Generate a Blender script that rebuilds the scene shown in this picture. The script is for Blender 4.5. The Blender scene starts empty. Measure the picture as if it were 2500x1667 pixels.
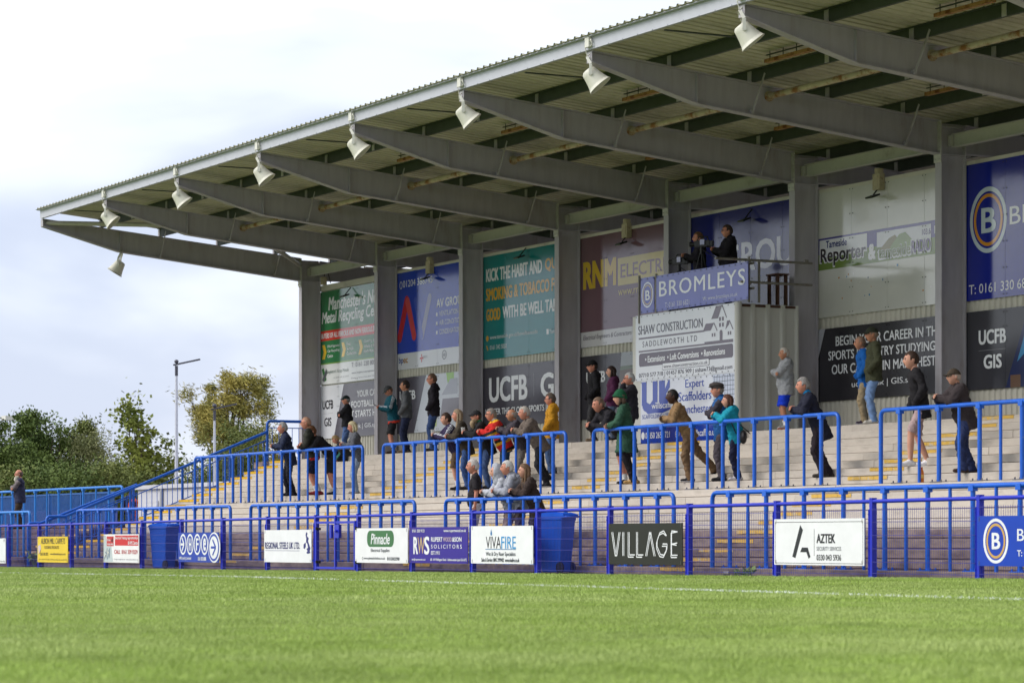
import bpy, math, random
import numpy as np
from mathutils import Vector, Matrix

random.seed(7)
rng = np.random.default_rng(11)
scene = bpy.context.scene
col = scene.collection
R = math.radians

# ------------------------------------------------------------------ camera
cam_d = bpy.data.cameras.new('camera')
cam = bpy.data.objects.new('camera', cam_d)
col.objects.link(cam)
cam.location = (0, 0, 0.6)
cam.rotation_euler = (R(90), 0, math.atan2(0.8838, 0.4679))
cam_d.sensor_width = 36.0
cam_d.lens = 100.8
cam_d.shift_y = 0.1942
cam_d.clip_start = 0.5
cam_d.clip_end = 2000
cam_d.dof.use_dof = True
cam_d.dof.focus_distance = 56.0
cam_d.dof.aperture_fstop = 4.5
scene.camera = cam

# ------------------------------------------------------------------ world
W = bpy.data.worlds.new('World')
scene.world = W
W.use_nodes = True
nt = W.node_tree
for n in list(nt.nodes):
    nt.nodes.remove(n)
N = nt.nodes.new
L = nt.links.new
out = N('ShaderNodeOutputWorld')
bg = N('ShaderNodeBackground')
SUN_EL, SUN_AZ = R(40), R(203)          # azimuth clockwise from +Y
sky = N('ShaderNodeTexSky')
sky.sky_type = 'NISHITA'
sky.sun_disc = False
sky.sun_elevation = SUN_EL
sky.sun_rotation = SUN_AZ
skm = N('ShaderNodeVectorMath'); skm.operation = 'SCALE'
skm.inputs['Scale'].default_value = 0.10
L(sky.outputs[0], skm.inputs[0])
tc = N('ShaderNodeTexCoord')
mp = N('ShaderNodeMapping')
mp.inputs['Scale'].default_value = (4.6, 4.6, 13.0)
mp.inputs['Location'].default_value = (3.3, 8.0, 8.85)
L(tc.outputs['Generated'], mp.inputs[0])
n1 = N('ShaderNodeTexNoise')
n1.inputs['Scale'].default_value = 1.0
n1.inputs['Detail'].default_value = 5
n1.inputs['Roughness'].default_value = 0.45
n1.inputs['Distortion'].default_value = 0.25
L(mp.outputs[0], n1.inputs['Vector'])
rp = N('ShaderNodeValToRGB')
rp.color_ramp.interpolation = 'EASE'
e = rp.color_ramp.elements
e[0].position = 0.36; e[0].color = (0.255, 0.28, 0.35, 1)
e[1].position = 0.67; e[1].color = (0.86, 0.87, 0.89, 1)
e2 = rp.color_ramp.elements.new(0.505); e2.color = (0.37, 0.39, 0.435, 1)
L(n1.outputs['Fac'], rp.inputs[0])
mx = N('ShaderNodeMix'); mx.data_type = 'RGBA'
mx.inputs[0].default_value = 0.93
L(skm.outputs[0], mx.inputs[6])
L(rp.outputs[0], mx.inputs[7])
L(mx.outputs[2], bg.inputs['Color'])
bg.inputs['Strength'].default_value = 1.0
L(bg.outputs[0], out.inputs['Surface'])

# ------------------------------------------------------------------ sun (thin overcast)
sd = bpy.data.lights.new('sun', 'SUN')
sd.energy = 1.1
sd.angle = R(32)
sd.color = (1.0, 0.95, 0.88)
sun = bpy.data.objects.new('sun', sd)
col.objects.link(sun)
sdir = Vector((math.sin(SUN_AZ) * math.cos(SUN_EL), math.cos(SUN_AZ) * math.cos(SUN_EL), math.sin(SUN_EL)))
sun.rotation_euler = sdir.to_track_quat('Z', 'Y').to_euler()
sun.location = sdir * 60

# ------------------------------------------------------------------ exposure
vs = scene.view_settings
vs.view_transform = 'Standard'
vs.look = 'None'
vs.exposure = 1.42
vs.gamma = 1.0
vs.use_curve_mapping = False
try:
    scene.cycles.use_denoising = True
    scene.cycles.max_bounces = 6
    scene.cycles.diffuse_bounces = 4
    scene.cycles.transparent_max_bounces = 6
except Exception:
    pass

# ------------------------------------------------------------------ materials
def lin(c):
    c = c / 255.0
    return c / 12.92 if c <= 0.04045 else ((c + 0.055) / 1.055) ** 2.4

def S(r, g, b):
    return (lin(r), lin(g), lin(b))

MATS = {}
ALB = 0.8          # the survey colours were read off a bright exposure

def mat(key, color, rough=0.6, spec=0.5, var=0.12, scale=6.0, bump=0.0, bscale=40.0, ior=1.45,
        metal=0.0, dirt=None, dscale=2.0, dirt_lo=0.5, dirt_hi=0.75, objrand=0.0, stretch=None, trans=0.0, alpha=1.0, emit=None):
    """procedural Principled material: colour varied by noise, optional second (dirt) colour, optional bump."""
    if key in MATS:
        return MATS[key]
    if not key.startswith(('turf', 'grass', 'leaf', 'white_line', 'worn')):
        color = tuple(c * ALB for c in color)
        dirt = tuple(c * ALB for c in dirt) if dirt is not None else None
    m = bpy.data.materials.new(key)
    m.use_nodes = True
    t = m.node_tree
    b = t.nodes['Principled BSDF']
    b.inputs['Roughness'].default_value = rough
    b.inputs['IOR'].default_value = ior
    b.inputs['Specular IOR Level'].default_value = spec
    b.inputs['Metallic'].default_value = metal
    if trans:
        b.inputs['Transmission Weight'].default_value = trans
    if alpha < 1:
        b.inputs['Alpha'].default_value = alpha
    co = t.nodes.new('ShaderNodeTexCoord')
    src = co.outputs['Object']
    if stretch:
        mpn = t.nodes.new('ShaderNodeMapping')
        mpn.inputs['Scale'].default_value = stretch
        t.links.new(src, mpn.inputs[0]); src = mpn.outputs[0]
    n = t.nodes.new('ShaderNodeTexNoise')
    n.inputs['Scale'].default_value = scale
    n.inputs['Detail'].default_value = 6
    n.inputs['Roughness'].default_value = 0.62
    t.links.new(src, n.inputs['Vector'])
    mr = t.nodes.new('ShaderNodeMapRange')
    mr.inputs['From Min'].default_value = 0.3
    mr.inputs['From Max'].default_value = 0.7
    mr.inputs['To Min'].default_value = 1 - var
    mr.inputs['To Max'].default_value = 1 + var
    t.links.new(n.outputs['Fac'], mr.inputs['Value'])
    val = mr.outputs[0]
    if objrand:
        oi = t.nodes.new('ShaderNodeObjectInfo')
        m2 = t.nodes.new('ShaderNodeMapRange')
        m2.inputs['To Min'].default_value = 1 - objrand
        m2.inputs['To Max'].default_value = 1 + objrand
        t.links.new(oi.outputs['Random'], m2.inputs['Value'])
        mm = t.nodes.new('ShaderNodeMath'); mm.operation = 'MULTIPLY'
        t.links.new(val, mm.inputs[0]); t.links.new(m2.outputs[0], mm.inputs[1])
        val = mm.outputs[0]
    vm = t.nodes.new('ShaderNodeVectorMath'); vm.operation = 'SCALE'
    vm.inputs[0].default_value = color
    t.links.new(val, vm.inputs['Scale'])
    c_out = vm.outputs[0]
    if dirt is not None:
        n2 = t.nodes.new('ShaderNodeTexNoise')
        n2.inputs['Scale'].default_value = dscale
        n2.inputs['Detail'].default_value = 8
        n2.inputs['Roughness'].default_value = 0.7
        t.links.new(src, n2.inputs['Vector'])
        r2 = t.nodes.new('ShaderNodeMapRange')
        r2.inputs['From Min'].default_value = dirt_lo
        r2.inputs['From Max'].default_value = dirt_hi
        t.links.new(n2.outputs['Fac'], r2.inputs['Value'])
        mixn = t.nodes.new('ShaderNodeMix'); mixn.data_type = 'RGBA'
        t.links.new(r2.outputs[0], mixn.inputs[0])
        t.links.new(c_out, mixn.inputs[6])
        mixn.inputs[7].default_value = (*dirt, 1)
        c_out = mixn.outputs[2]
    t.links.new(c_out, b.inputs['Base Color'])
    if bump:
        n3 = t.nodes.new('ShaderNodeTexNoise')
        n3.inputs['Scale'].default_value = bscale
        n3.inputs['Detail'].default_value = 4
        t.links.new(src, n3.inputs['Vector'])
        bp = t.nodes.new('ShaderNodeBump')
        bp.inputs['Strength'].default_value = bump
        bp.inputs['Distance'].default_value = 0.02
        t.links.new(n3.outputs['Fac'], bp.inputs['Height'])
        t.links.new(bp.outputs[0], b.inputs['Normal'])
    if emit:
        b.inputs['Emission Color'].default_value = (*emit[0], 1)
        b.inputs['Emission Strength'].default_value = emit[1]
    m.diffuse_color = (*color, 1)
    MATS[key] = m
    return m

def fabric(rgb, rough=0.85):
    k = 'cloth_%d_%d_%d' % rgb
    return mat(k, S(*rgb), rough=rough, spec=0.25, var=0.22, scale=7, bump=0.8, bscale=16)

def printed(rgb, key='print'):
    """glossy laminated board print"""
    k = '%s_%d_%d_%d' % ((key,) + rgb)
    return mat(k, S(*rgb), rough=0.11, spec=0.5, ior=1.78, var=0.05, scale=1.2, bump=0.12, bscale=1.5)

def printed_low(rgb):
    k = 'lowprint_%d_%d_%d' % rgb
    return mat(k, S(*rgb), rough=0.22, spec=0.5, ior=1.55, var=0.06, scale=1.2, bump=0.12, bscale=1.5)

def printed_matt(rgb):
    k = 'fenceprint_%d_%d_%d' % rgb
    return mat(k, S(*rgb), rough=0.42, spec=0.4, var=0.05, scale=3)

# ------------------------------------------------------------------ mesh helpers
class MB:
    def __init__(self):
        self.v = []; self.f = []; self.m = []; self.s = []

    def add(self, vs, fs, mi=0, smooth=False):
        o = len(self.v)
        self.v.extend([tuple(p) for p in vs])
        for q in fs:
            self.f.append(tuple(i + o for i in q)); self.m.append(mi); self.s.append(smooth)
        return self

    def box(self, x0, x1, y0, y1, z0, z1, mi=0):
        v = [(x0, y0, z0), (x1, y0, z0), (x1, y1, z0), (x0, y1, z0), (x0, y0, z1), (x1, y0, z1), (x1, y1, z1), (x0, y1, z1)]
        return self.add(v, [(0, 3, 2, 1), (4, 5, 6, 7), (0, 1, 5, 4), (1, 2, 6, 5), (2, 3, 7, 6), (3, 0, 4, 7)], mi)

    def bar(self, p0, p1, w, h, mi=0, up=(0, 0, 1)):
        p0 = Vector(p0); p1 = Vector(p1)
        d = (p1 - p0).normalized()
        s = d.cross(Vector(up))
        if s.length < 1e-4:
            s = d.cross(Vector((1, 0, 0)))
        s.normalize(); u = s.cross(d)
        v = []
        for p in (p0, p1):
            for a, b in ((-1, -1), (1, -1), (1, 1), (-1, 1)):
                v.append(p + s * (a * w / 2) + u * (b * h / 2))
        return self.add(v, [(3, 2, 1, 0), (4, 5, 6, 7), (0, 1, 5, 4), (1, 2, 6, 5), (2, 3, 7, 6), (3, 0, 4, 7)], mi)

    def tube(self, pts, r, n=10, mi=0, cap=True, radii=None):
        pts = [Vector(p) for p in pts]
        k = len(pts)
        tang = []
        for i in range(k):
            a = pts[max(i - 1, 0)]; b = pts[min(i + 1, k - 1)]
            d0 = (pts[i] - a); d1 = (b - pts[i])
            t = (d0.normalized() if d0.length > 1e-9 else Vector()) + (d1.normalized() if d1.length > 1e-9 else Vector())
            tang.append(t.normalized())
        ref = Vector((0, 0, 1)) if abs(tang[0].z) < 0.9 else Vector((1, 0, 0))
        s = tang[0].cross(ref).normalized()
        vs = []; fs = []
        for i in range(k):
            s = (s - tang[i] * s.dot(tang[i]))
            if s.length < 1e-6:
                s = tang[i].orthogonal()
            s.normalize()
            u = s.cross(tang[i])
            rr = radii[i] if radii else r
            for j in range(n):
                a = 2 * math.pi * j / n
                vs.append(pts[i] + s * (rr * math.cos(a)) + u * (rr * math.sin(a)))
        for i in range(k - 1):
            for j in range(n):
                a = i * n + j; b = i * n + (j + 1) % n
                fs.append((a, a + n, b + n, b))
        self.add(vs, fs, mi, True)
        if cap:
            self.add(vs[:n], [tuple(range(n))], mi)
            self.add(vs[-n:], [tuple(reversed(range(n)))], mi)
        return self

    def prism_x(self, pts, x0, x1, mi=0):
        """polygon in (y,z) extruded along x"""
        n = len(pts)
        v = [(x0, y, z) for y, z in pts] + [(x1, y, z) for y, z in pts]
        fs = [tuple(reversed(range(n))), tuple(range(n, 2 * n))]
        for i in range(n):
            j = (i + 1) % n
            fs.append((i, j, j + n, i + n))
        return self.add(v, fs, mi)

    def prism_y(self, pts, y0, y1, mi=0):
        """polygon in (x,z) extruded along y (front face at y0)"""
        n = len(pts)
        v = [(x, y0, z) for x, z in pts] + [(x, y1, z) for x, z in pts]
        fs = [tuple(range(n)), tuple(reversed(range(n, 2 * n)))]
        for i in range(n):
            j = (i + 1) % n
            fs.append((j, i, i + n, j + n))
        return self.add(v, fs, mi)

    def sphere(self, c, rx, ry, rz, nu=12, nv=8, mi=0, M=None):
        vs = []; fs = []
        c = Vector(c)
        for i in range(nv + 1):
            th = math.pi * i / nv
            for j in range(nu):
                ph = 2 * math.pi * j / nu
                p = Vector((rx * math.sin(th) * math.cos(ph), ry * math.sin(th) * math.sin(ph), rz * math.cos(th)))
                if M is not None:
                    p = M @ p
                vs.append(c + p)
        for i in range(nv):
            for j in range(nu):
                a = i * nu + j; b = i * nu + (j + 1) % nu
                fs.append((a, a + nu, b + nu, b))
        return self.add(vs, fs, mi, True)

    def mesh(self, name, mats, origin=(0, 0, 0)):
        me = bpy.data.meshes.new(name)
        o = origin
        me.from_pydata([(p[0] - o[0], p[1] - o[1], p[2] - o[2]) for p in self.v], [], self.f)
        for m in (mats if isinstance(mats, (list, tuple)) else [mats]):
            me.materials.append(m)
        me.polygons.foreach_set('material_index', self.m)
        me.polygons.foreach_set('use_smooth', self.s)
        me.update()
        return me

    def build(self, name, mats, parent=None, origin=None):
        if parent is not None:
            o = wloc(parent)
            ob = bpy.data.objects.new(name, self.mesh(name, mats, o))
            ob.parent = parent
        else:
            o = origin or (0, 0, 0)
            ob = bpy.data.objects.new(name, self.mesh(name, mats, o))
            ob.location = o
        col.objects.link(ob)
        return ob

def wloc(o):
    p = Vector((0, 0, 0))
    while o is not None:
        p += o.location
        o = o.parent
    return p

def tag(o, label, cat, group=None, kind=None):
    o['label'] = label
    if cat:
        o['category'] = cat
    if group:
        o['group'] = group
    if kind:
        o['kind'] = kind
    return o

def thing(name, label, cat, loc=(0, 0, 0), group=None):
    o = bpy.data.objects.new(name, None)
    o.empty_display_size = 0.2
    o.location = loc
    col.objects.link(o)
    return tag(o, label, cat, group)

def structure(name, label=None, loc=(0, 0, 0)):
    o = bpy.data.objects.new(name, None)
    o.location = loc
    col.objects.link(o)
    o['kind'] = 'structure'
    if label:
        o['label'] = label
    return o

def inst(name, me, parent, loc, rot=(0, 0, 0), scale=(1, 1, 1)):
    o = bpy.data.objects.new(name, me)
    o.parent = parent
    o.location = Vector(loc) - (wloc(parent) if parent is not None else Vector())
    o.rotation_euler = rot
    o.scale = scale
    col.objects.link(o)
    return o

def arc(c, a, b, r, n=5):
    """corner fillet points at corner c between directions a (from) and b (to)"""
    c = Vector(c); a = Vector(a).normalized(); b = Vector(b).normalized()
    p0 = c - a * r; p1 = c + b * r
    res = []
    for i in range(n + 1):
        t = i / n
        res.append((1 - t) ** 2 * p0 + 2 * t * (1 - t) * c + t * t * p1)
    return res

# terrace row n: front edge (nosing) y and tread height z
def rowy(n): return 25.35 + 0.382 * n
def rowz(n): return 0.469 + 0.1545 * n
def fence_ground(x): return 0.226 + 0.0045 * x
BAY = 4.98
COL0 = -73.9
def colx(i): return COL0 + BAY * i
# ================================================================== ground and pitch
m_grassbase = mat('turf', S(100, 118, 48), rough=0.9, spec=0.15, var=0.22, scale=1.1, dirt=S(114, 130, 60), dscale=0.5, dirt_lo=0.45, dirt_hi=0.65, bump=0.4, bscale=60)
m_ground = mat('rough_ground', S(96, 100, 84), rough=0.95, spec=0.1, var=0.3, scale=0.3)
m_asphalt = mat('concourse_asphalt', S(98, 90, 92), rough=0.9, spec=0.2, var=0.18, scale=5, dirt=S(76, 70, 72), dscale=1.5)

def smooth(a, b, x):
    t = min(1, max(0, (x - a) / (b - a)))
    return t * t * (3 - 2 * t)

def pitch_z(x, y):
    near = 0.226 + 0.0045 * min(x, -40.0) if x > -40 else 0.226 + 0.0045 * x
    far = 0.226 + 0.0045 * x
    k = smooth(17.5, 23.0, y)
    return near * (1 - k) + max(far, -0.45) * k

g = MB().add([(-900, -900, -0.62), (900, -900, -0.62), (900, 900, -0.62), (-900, 900, -0.62)], [(0, 1, 2, 3)])
o = g.build('ground', m_ground); o['kind'] = 'structure'
pm = MB()
xs = [-140, -125, -110] + list(np.arange(-100, 12.1, 4.0)) + [30, 45]
ys = [-40, -20, -8, 0, 6, 10, 13, 15, 16, 17, 18, 19, 20, 21, 22, 23, 23.66]
vs_ = [(x, y, pitch_z(x, y)) for x in xs for y in ys]
ny = len(ys)
fs_ = [(i * ny + j, (i + 1) * ny + j, (i + 1) * ny + j + 1, i * ny + j + 1) for i in range(len(xs) - 1) for j in range(ny - 1)]
pm.add(vs_, fs_, 0, True)
o = pm.build('pitch', m_grassbase); tag(o, 'mown green football pitch', None, kind='structure')
cm = MB()
xs2 = [-140, -110, -95, -85, -75, -65, -55, -45, -35, -25, 0, 30]
cm.add([(x, y, fence_ground(max(x, -115)) - 0.006) for x in xs2 for y in (23.64, 24.9, 60)],
       [(i * 3 + j, (i + 1) * 3 + j, (i + 1) * 3 + j + 1, i * 3 + j + 1) for i in range(len(xs2) - 1) for j in range(2)])
o = cm.build('pavement', m_asphalt); tag(o, 'dark asphalt path between the fence and the terrace', None, kind='structure')

# ================================================================== terrace
m_conc = mat('terrace_concrete', S(204, 195, 184), rough=0.9, spec=0.2, var=0.07, scale=2.2, dirt=S(172, 161, 150), dscale=1.3, dirt_lo=0.50, dirt_hi=0.80, objrand=0.055, bump=0.25, bscale=30, stretch=(1, 1, 2.5))
m_conc_low = mat('lower_terrace_concrete', S(146, 130, 124), rough=0.92, spec=0.15, var=0.16, scale=2.6, dirt=S(108, 94, 92), dscale=1.6, dirt_lo=0.46, dirt_hi=0.7, objrand=0.08, bump=0.35, bscale=30, stretch=(1, 1, 2.5))
m_conc_dark = mat('side_terrace_concrete', S(118, 102, 108), rough=0.92, spec=0.15, var=0.18, scale=2.6, dirt=S(84, 72, 80), dscale=1.4, dirt_lo=0.45, dirt_hi=0.7, objrand=0.08, stretch=(1, 1, 2.5))
m_yel = mat('yellow_step_paint', S(216, 176, 84), rough=0.75, spec=0.3, var=0.12, scale=8, dirt=S(196, 184, 160), dscale=7, dirt_lo=0.52, dirt_hi=0.62)
m_yel_bright = mat('bright_yellow_step_paint', S(226, 178, 26), rough=0.65, spec=0.3, var=0.12, scale=8, dirt=S(170, 140, 70), dscale=6, dirt_lo=0.56, dirt_hi=0.7)

terrace = structure('terrace', 'concrete standing terrace with broad steps')
def step_mesh(length, depth, z, mt, base=-0.3):
    b = MB()
    c = 0.012
    b.prism_x([(0.022, base - z), (0.022, -0.132), (0, -0.126), (0, -c), (c, 0), (depth + 0.03, 0), (depth + 0.03, base - z)], 0, length)
    return b.mesh('step', mt)
X0, X1 = -73.0, -22.0
for n in range(-2, 16):
    depth = 0.40 if n < 15 else 2.1
    mt = m_conc if n > 2 else m_conc_low
    u = 3.64
    me_full = step_mesh(u - 0.007, depth, rowz(n), mt)
    off = random.uniform(0.3, 1.0) * u
    xs_ = [X0]
    x = X0 + off
    while x < X1:
        xs_.append(x); x += u
    xs_.append(X1)
    for a, b in zip(xs_[:-1], xs_[1:]):
        dy = random.uniform(-0.004, 0.004); dz = random.uniform(-0.004, 0.003)
        o = inst('step', me_full, terrace, (a, rowy(n) + dy, rowz(n) + dz))
        if abs((b - a) - u) > 0.01:
            o.scale = ((b - a - 0.007) / (u - 0.007), 1, 1)
# painted gangway nosings
def yellow(n, xa, xb, mt):
    b = MB()
    y = rowy(n) - 0.0085; z = rowz(n)
    k = 6
    for i in range(k):
        a = xa + (xb - xa) * i / k + random.uniform(-0.01, 0.01) * (i > 0)
        c = xa + (xb - xa) * (i + 1) / k
        h = 0.062 + random.uniform(-0.005, 0.004)
        b.box(a, c - 0.001, y, y + 0.003, z - h, z - 0.004)
    b.box(xa, xb, y + 0.006, y + 0.09, z + 0.0045, z + 0.0062)
    return b.build('painted_nosing', mt, terrace)
for n in range(-2, 16):
    yellow(n, -72.95, -71.5, m_yel_bright)
    for xa, xb in ((-60.75, -59.55), (-51.05, -49.85), (-41.15, -40.05)):
        if n == 7:
            continue
        yellow(n, xa + random.uniform(-0.06, 0.06), xb + random.uniform(-0.06, 0.06), m_yel)

# lower terrace left of the stairs
left_terrace = structure('side_terrace', 'low dark concrete steps left of the stand')
for n in range(-2, 5):
    depth = 0.40 if n < 4 else 1.6
    me = step_mesh(3.99, depth, rowz(n), m_conc_dark, -0.5)
    for k in range(7):
        inst('step', me, left_terrace, (-74.6 - 4.0 * (k + 1), rowy(n), rowz(n) + random.uniform(-0.004, 0.003)))
    if n > -2:
        b = MB(); b.box(-75.9, -74.7, rowy(n) - 0.007, rowy(n) - 0.004, rowz(n) - 0.06, rowz(n) - 0.006)
        b.build('painted_nosing', m_yel, left_terrace)

# ================================================================== grandstand steel
m_steel = mat('grey_painted_steel', S(184, 180, 186), rough=0.55, spec=0.4, var=0.09, scale=3, dirt=S(146, 130, 118), dscale=0.9, dirt_lo=0.56, dirt_hi=0.82, stretch=(2.2, 2.2, 0.45), bump=0.1, bscale=8)
m_steel_l = mat('pale_grey_steel', S(196, 196, 186), rough=0.5, spec=0.4, var=0.07, scale=3, dirt=S(138, 128, 108), dscale=1.5, dirt_lo=0.55, dirt_hi=0.8)
m_fascia = mat('fascia_metal', S(196, 198, 208), rough=0.4, spec=0.5, var=0.05, scale=2, dirt=S(150, 140, 128), dscale=5, dirt_lo=0.66, dirt_hi=0.8)
m_purlin = mat('dark_green_purlin', S(74, 82, 74), rough=0.6, spec=0.3, var=0.15, scale=4)
m_rust = mat('rusty_tube', S(196, 184, 156), rough=0.6, spec=0.3, var=0.15, scale=5, dirt=S(150, 104, 62), dscale=3.0, dirt_lo=0.5, dirt_hi=0.62)
m_tube = mat('pale_brace_tube', S(186, 182, 172), rough=0.5, spec=0.4, var=0.08, scale=4, dirt=S(140, 110, 80), dscale=4, dirt_lo=0.62, dirt_hi=0.75)
m_sheet = mat('roof_sheet_underside', S(204, 200, 176), rough=0.55, spec=0.3, var=0.10, scale=1.2, dirt=S(146, 140, 110), dscale=0.8, dirt_lo=0.48, dirt_hi=0.75)
m_clad = mat('wall_cladding', S(206, 202, 188), rough=0.5, spec=0.35, var=0.06, scale=1.5, dirt=S(140, 130, 116), dscale=1.0, dirt_lo=0.54, dirt_hi=0.8, stretch=(1, 1, 0.4))
m_black = mat('black_plastic', S(34, 34, 36), rough=0.5, spec=0.4, var=0.1)
m_white_pl = mat('white_plastic', S(226, 224, 214), rough=0.4, spec=0.45, var=0.05, scale=6, dirt=S(190, 182, 160), dscale=5, dirt_lo=0.6, dirt_hi=0.8)
m_bolt = mat('bolt_steel', S(120, 118, 112), rough=0.4, metal=0.6)

stand = thing('grandstand', 'long covered stand with grey steel columns and sloping cantilever roof', 'stand', (-48, 32.7, 2.786))
NB = 11
YT, YC, YCB, YR = 24.86, 32.4, 32.98, 36.9
def topz(y): return 9.21 - 0.0942 * (y - 24.86)

# column (shared mesh, local x about 0)
cb = MB()
zb = rowz(15)
cb.box(-0.1, 0.1, YC, YC + 0.022, zb, 8.42)
cb.box(-0.1, 0.1, YCB - 0.022, YCB, zb, 8.42)
cb.box(-0.007, 0.007, YC + 0.022, YCB - 0.022, zb, 8.46)
cb.box(-0.095, 0.095, YC + 0.022, YCB - 0.022, 7.86, 7.88)
cb.box(-0.095, 0.095, YC + 0.022, YCB - 0.022, 8.38, 8.40)
cb.box(-0.09, -0.007, YC + 0.15, YC + 0.165, 7.88, 8.38)
col_me = cb.mesh('column', m_steel)
bp_ = MB()
bp_.box(-0.16, 0.16, YC - 0.07, YCB + 0.04, zb, zb + 0.03)
base_me = bp_.mesh('base_plate', m_steel)
hp = MB()
hp.box(-0.11, 0.11, YC - 0.025, YC - 0.003, 7.72, 8.5)
for sx in (-0.06, 0.06):
    for z in (7.78, 7.95, 8.1, 8.25, 8.42):
        hp.tube([(sx, YC - 0.045, z), (sx, YC - 0.02, z)], 0.016, 6)
plate_me = hp.mesh('end_plate', m_steel_l)

# cantilever beam (web polygon + flanges)
bb = MB()
low = [(YT, 9.02), (27.03, 8.44), (YC - 0.026, 7.88)]
web = [(YT, 9.03), (27.03, 8.45), (YC - 0.026, 7.89), (YC - 0.026, topz(YC) - 0.012), (YT, topz(YT) - 0.012)]
bb.prism_x(web, -0.006, 0.006)
for (a, b_) in zip(low[:-1], low[1:]):
    bb.bar((0, a[0], a[1]), (0, b_[0], b_[1]), 0.2, 0.02)
bb.bar((0, YT, topz(YT)), (0, YC - 0.026, topz(YC)), 0.2, 0.02)
bb.box(-0.09, 0.09, YT - 0.012, YT, 9.01, 9.2)
bb.box(-0.08, 0.08, 27.03, 27.045, 8.46, topz(27.03) - 0.02)
beam_me = bb.mesh('cantilever_beam', m_steel)
tb = MB()
tb.prism_x([(YCB, 7.92), (YR, 7.95), (YR, topz(YR) - 0.01), (YCB, topz(YCB) - 0.01)], -0.006, 0.006)
tb.bar((0, YCB, 7.91), (0, YR, 7.94), 0.16, 0.018)
tb.bar((0, YCB, topz(YCB)), (0, YR, topz(YR)), 0.16, 0.018)
tail_me = tb.mesh('tail_beam', m_steel)
PUR = [26.5, 28.2, 29.9, 31.6, 33.3, 35.0, 36.7]
brace_mes = []
for y in (28.2, 31.6):
    fb = MB()
    zl = np.interp(y, [24.86, 27.03, 32.4], [9.02, 8.44, 7.88]) + 0.03
    fb.bar((0.07, y, zl), (0.5, y, topz(y) + 0.12), 0.05, 0.012, up=(0, 1, 0))
    fb.box(0.03, 0.1, y - 0.035, y + 0.035, zl - 0.015, zl + 0.06)
    brace_mes.append(fb.mesh('fly_brace', m_steel))
tie = MB()
tie.box(0.13, BAY - 0.03, YC + 0.27, YC + 0.282, 8.02, 8.24)
tie.box(0.13, BAY - 0.03, YC + 0.21, YC + 0.34, 8.005, 8.02)
tie.box(0.13, BAY - 0.03, YC + 0.21, YC + 0.34, 8.24, 8.255)
tie.box(0.02, 0.13, YC + 0.2, YC + 0.26, 8.03, 8.23)
tie_me = tie.mesh('tie_beam', m_steel_l)
rust = MB(); rust.tube([(0.008, 28.6, 8.69), (BAY - 0.008, 28.6, 8.69)], 0.06, 12)
rust.tube([(0.008, 28.6, 8.69), (0.03, 28.6, 8.69)], 0.1, 12)
rust_me = rust.mesh('rusty_strut', m_rust)
sag = MB(); sag.box(BAY * 0.5 - 0.03, BAY * 0.5 + 0.03, 24.9, 26.47, topz(25.6) + 0.05, topz(25.6) + 0.07)
sag_me = sag.mesh('sag_bar', m_purlin)
fasc = MB()
fasc.box(0, BAY - 0.006, 24.80, 24.812, 9.225, 9.45)
fasc.box(0, BAY - 0.006, 24.812, 24.87, 9.225, 9.235)
fasc.box(0, BAY - 0.006, 24.72, 24.80, 9.437, 9.45)
for k in range(10):
    fasc.box(0.25 + k * 0.5, 0.262 + k * 0.5, 24.79, 24.8, 9.222, 9.245)
fasc_me = fasc.mesh('fascia_panel', m_fascia)
for i in range(NB):
    x = colx(i)
    c_ = inst('column', col_me, stand, (x, 0, 0))
    inst('base_plate', base_me, c_, (x, 0, 0))
    bm_ = inst('cantilever_beam', beam_me, stand, (x, 0, 0))
    inst('end_plate', plate_me, bm_, (x, 0, 0))
    for bme_ in brace_mes:
        inst('fly_brace', bme_, bm_, (x, 0, 0))
    inst('tail_beam', tail_me, stand, (x, 0, 0))
    if i < NB - 1:
        inst('tie_beam', tie_me, stand, (x, 0, 0))
        if i > 0:
            inst('rusty_strut', rust_me, stand, (x, 0, 0))
        inst('sag_bar', sag_me, stand, (x, 0, 0))
        inst('fascia_panel', fasc_me, stand, (x, 0, 0))
# plan bracing in the end bay
b = MB(); b.tube([(COL0 + 0.03, 25.0, 9.12), (colx(1) - 0.02, 28.5, 8.72)], 0.06, 12)
b.box(COL0, COL0 + 0.06, 24.95, 25.05, 9.08, 9.16)
b.build('brace_tube', m_tube, stand)
b = MB(); b.tube([(colx(1) - 0.02, 28.7, 8.7), (COL0 + 0.08, 32.36, 8.3)], 0.06, 12)
b.build('brace_tube', m_tube, stand)
# purlins with cleats
for y in PUR:
    b = MB()
    z = topz(y) + 0.012
    b.box(COL0 - 0.02, colx(NB - 1), y - 0.004, y + 0.004, z, z + 0.215)
    b.box(COL0 - 0.02, colx(NB - 1), y + 0.004, y + 0.065, z, z + 0.008)
    b.box(COL0 - 0.02, colx(NB - 1), y - 0.065, y - 0.004, z + 0.207, z + 0.215)
    po = b.build('purlin', m_purlin, stand)
    b = MB()
    for i in range(NB):
        for dx in (0.0, 2.49):
            b.box(colx(i) - 0.06 + dx, colx(i) + 0.06 + dx, y - 0.02, y - 0.006, z, z + 0.2)
    b.build('cleats', m_steel, po)['kind'] = 'stuff'
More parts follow.
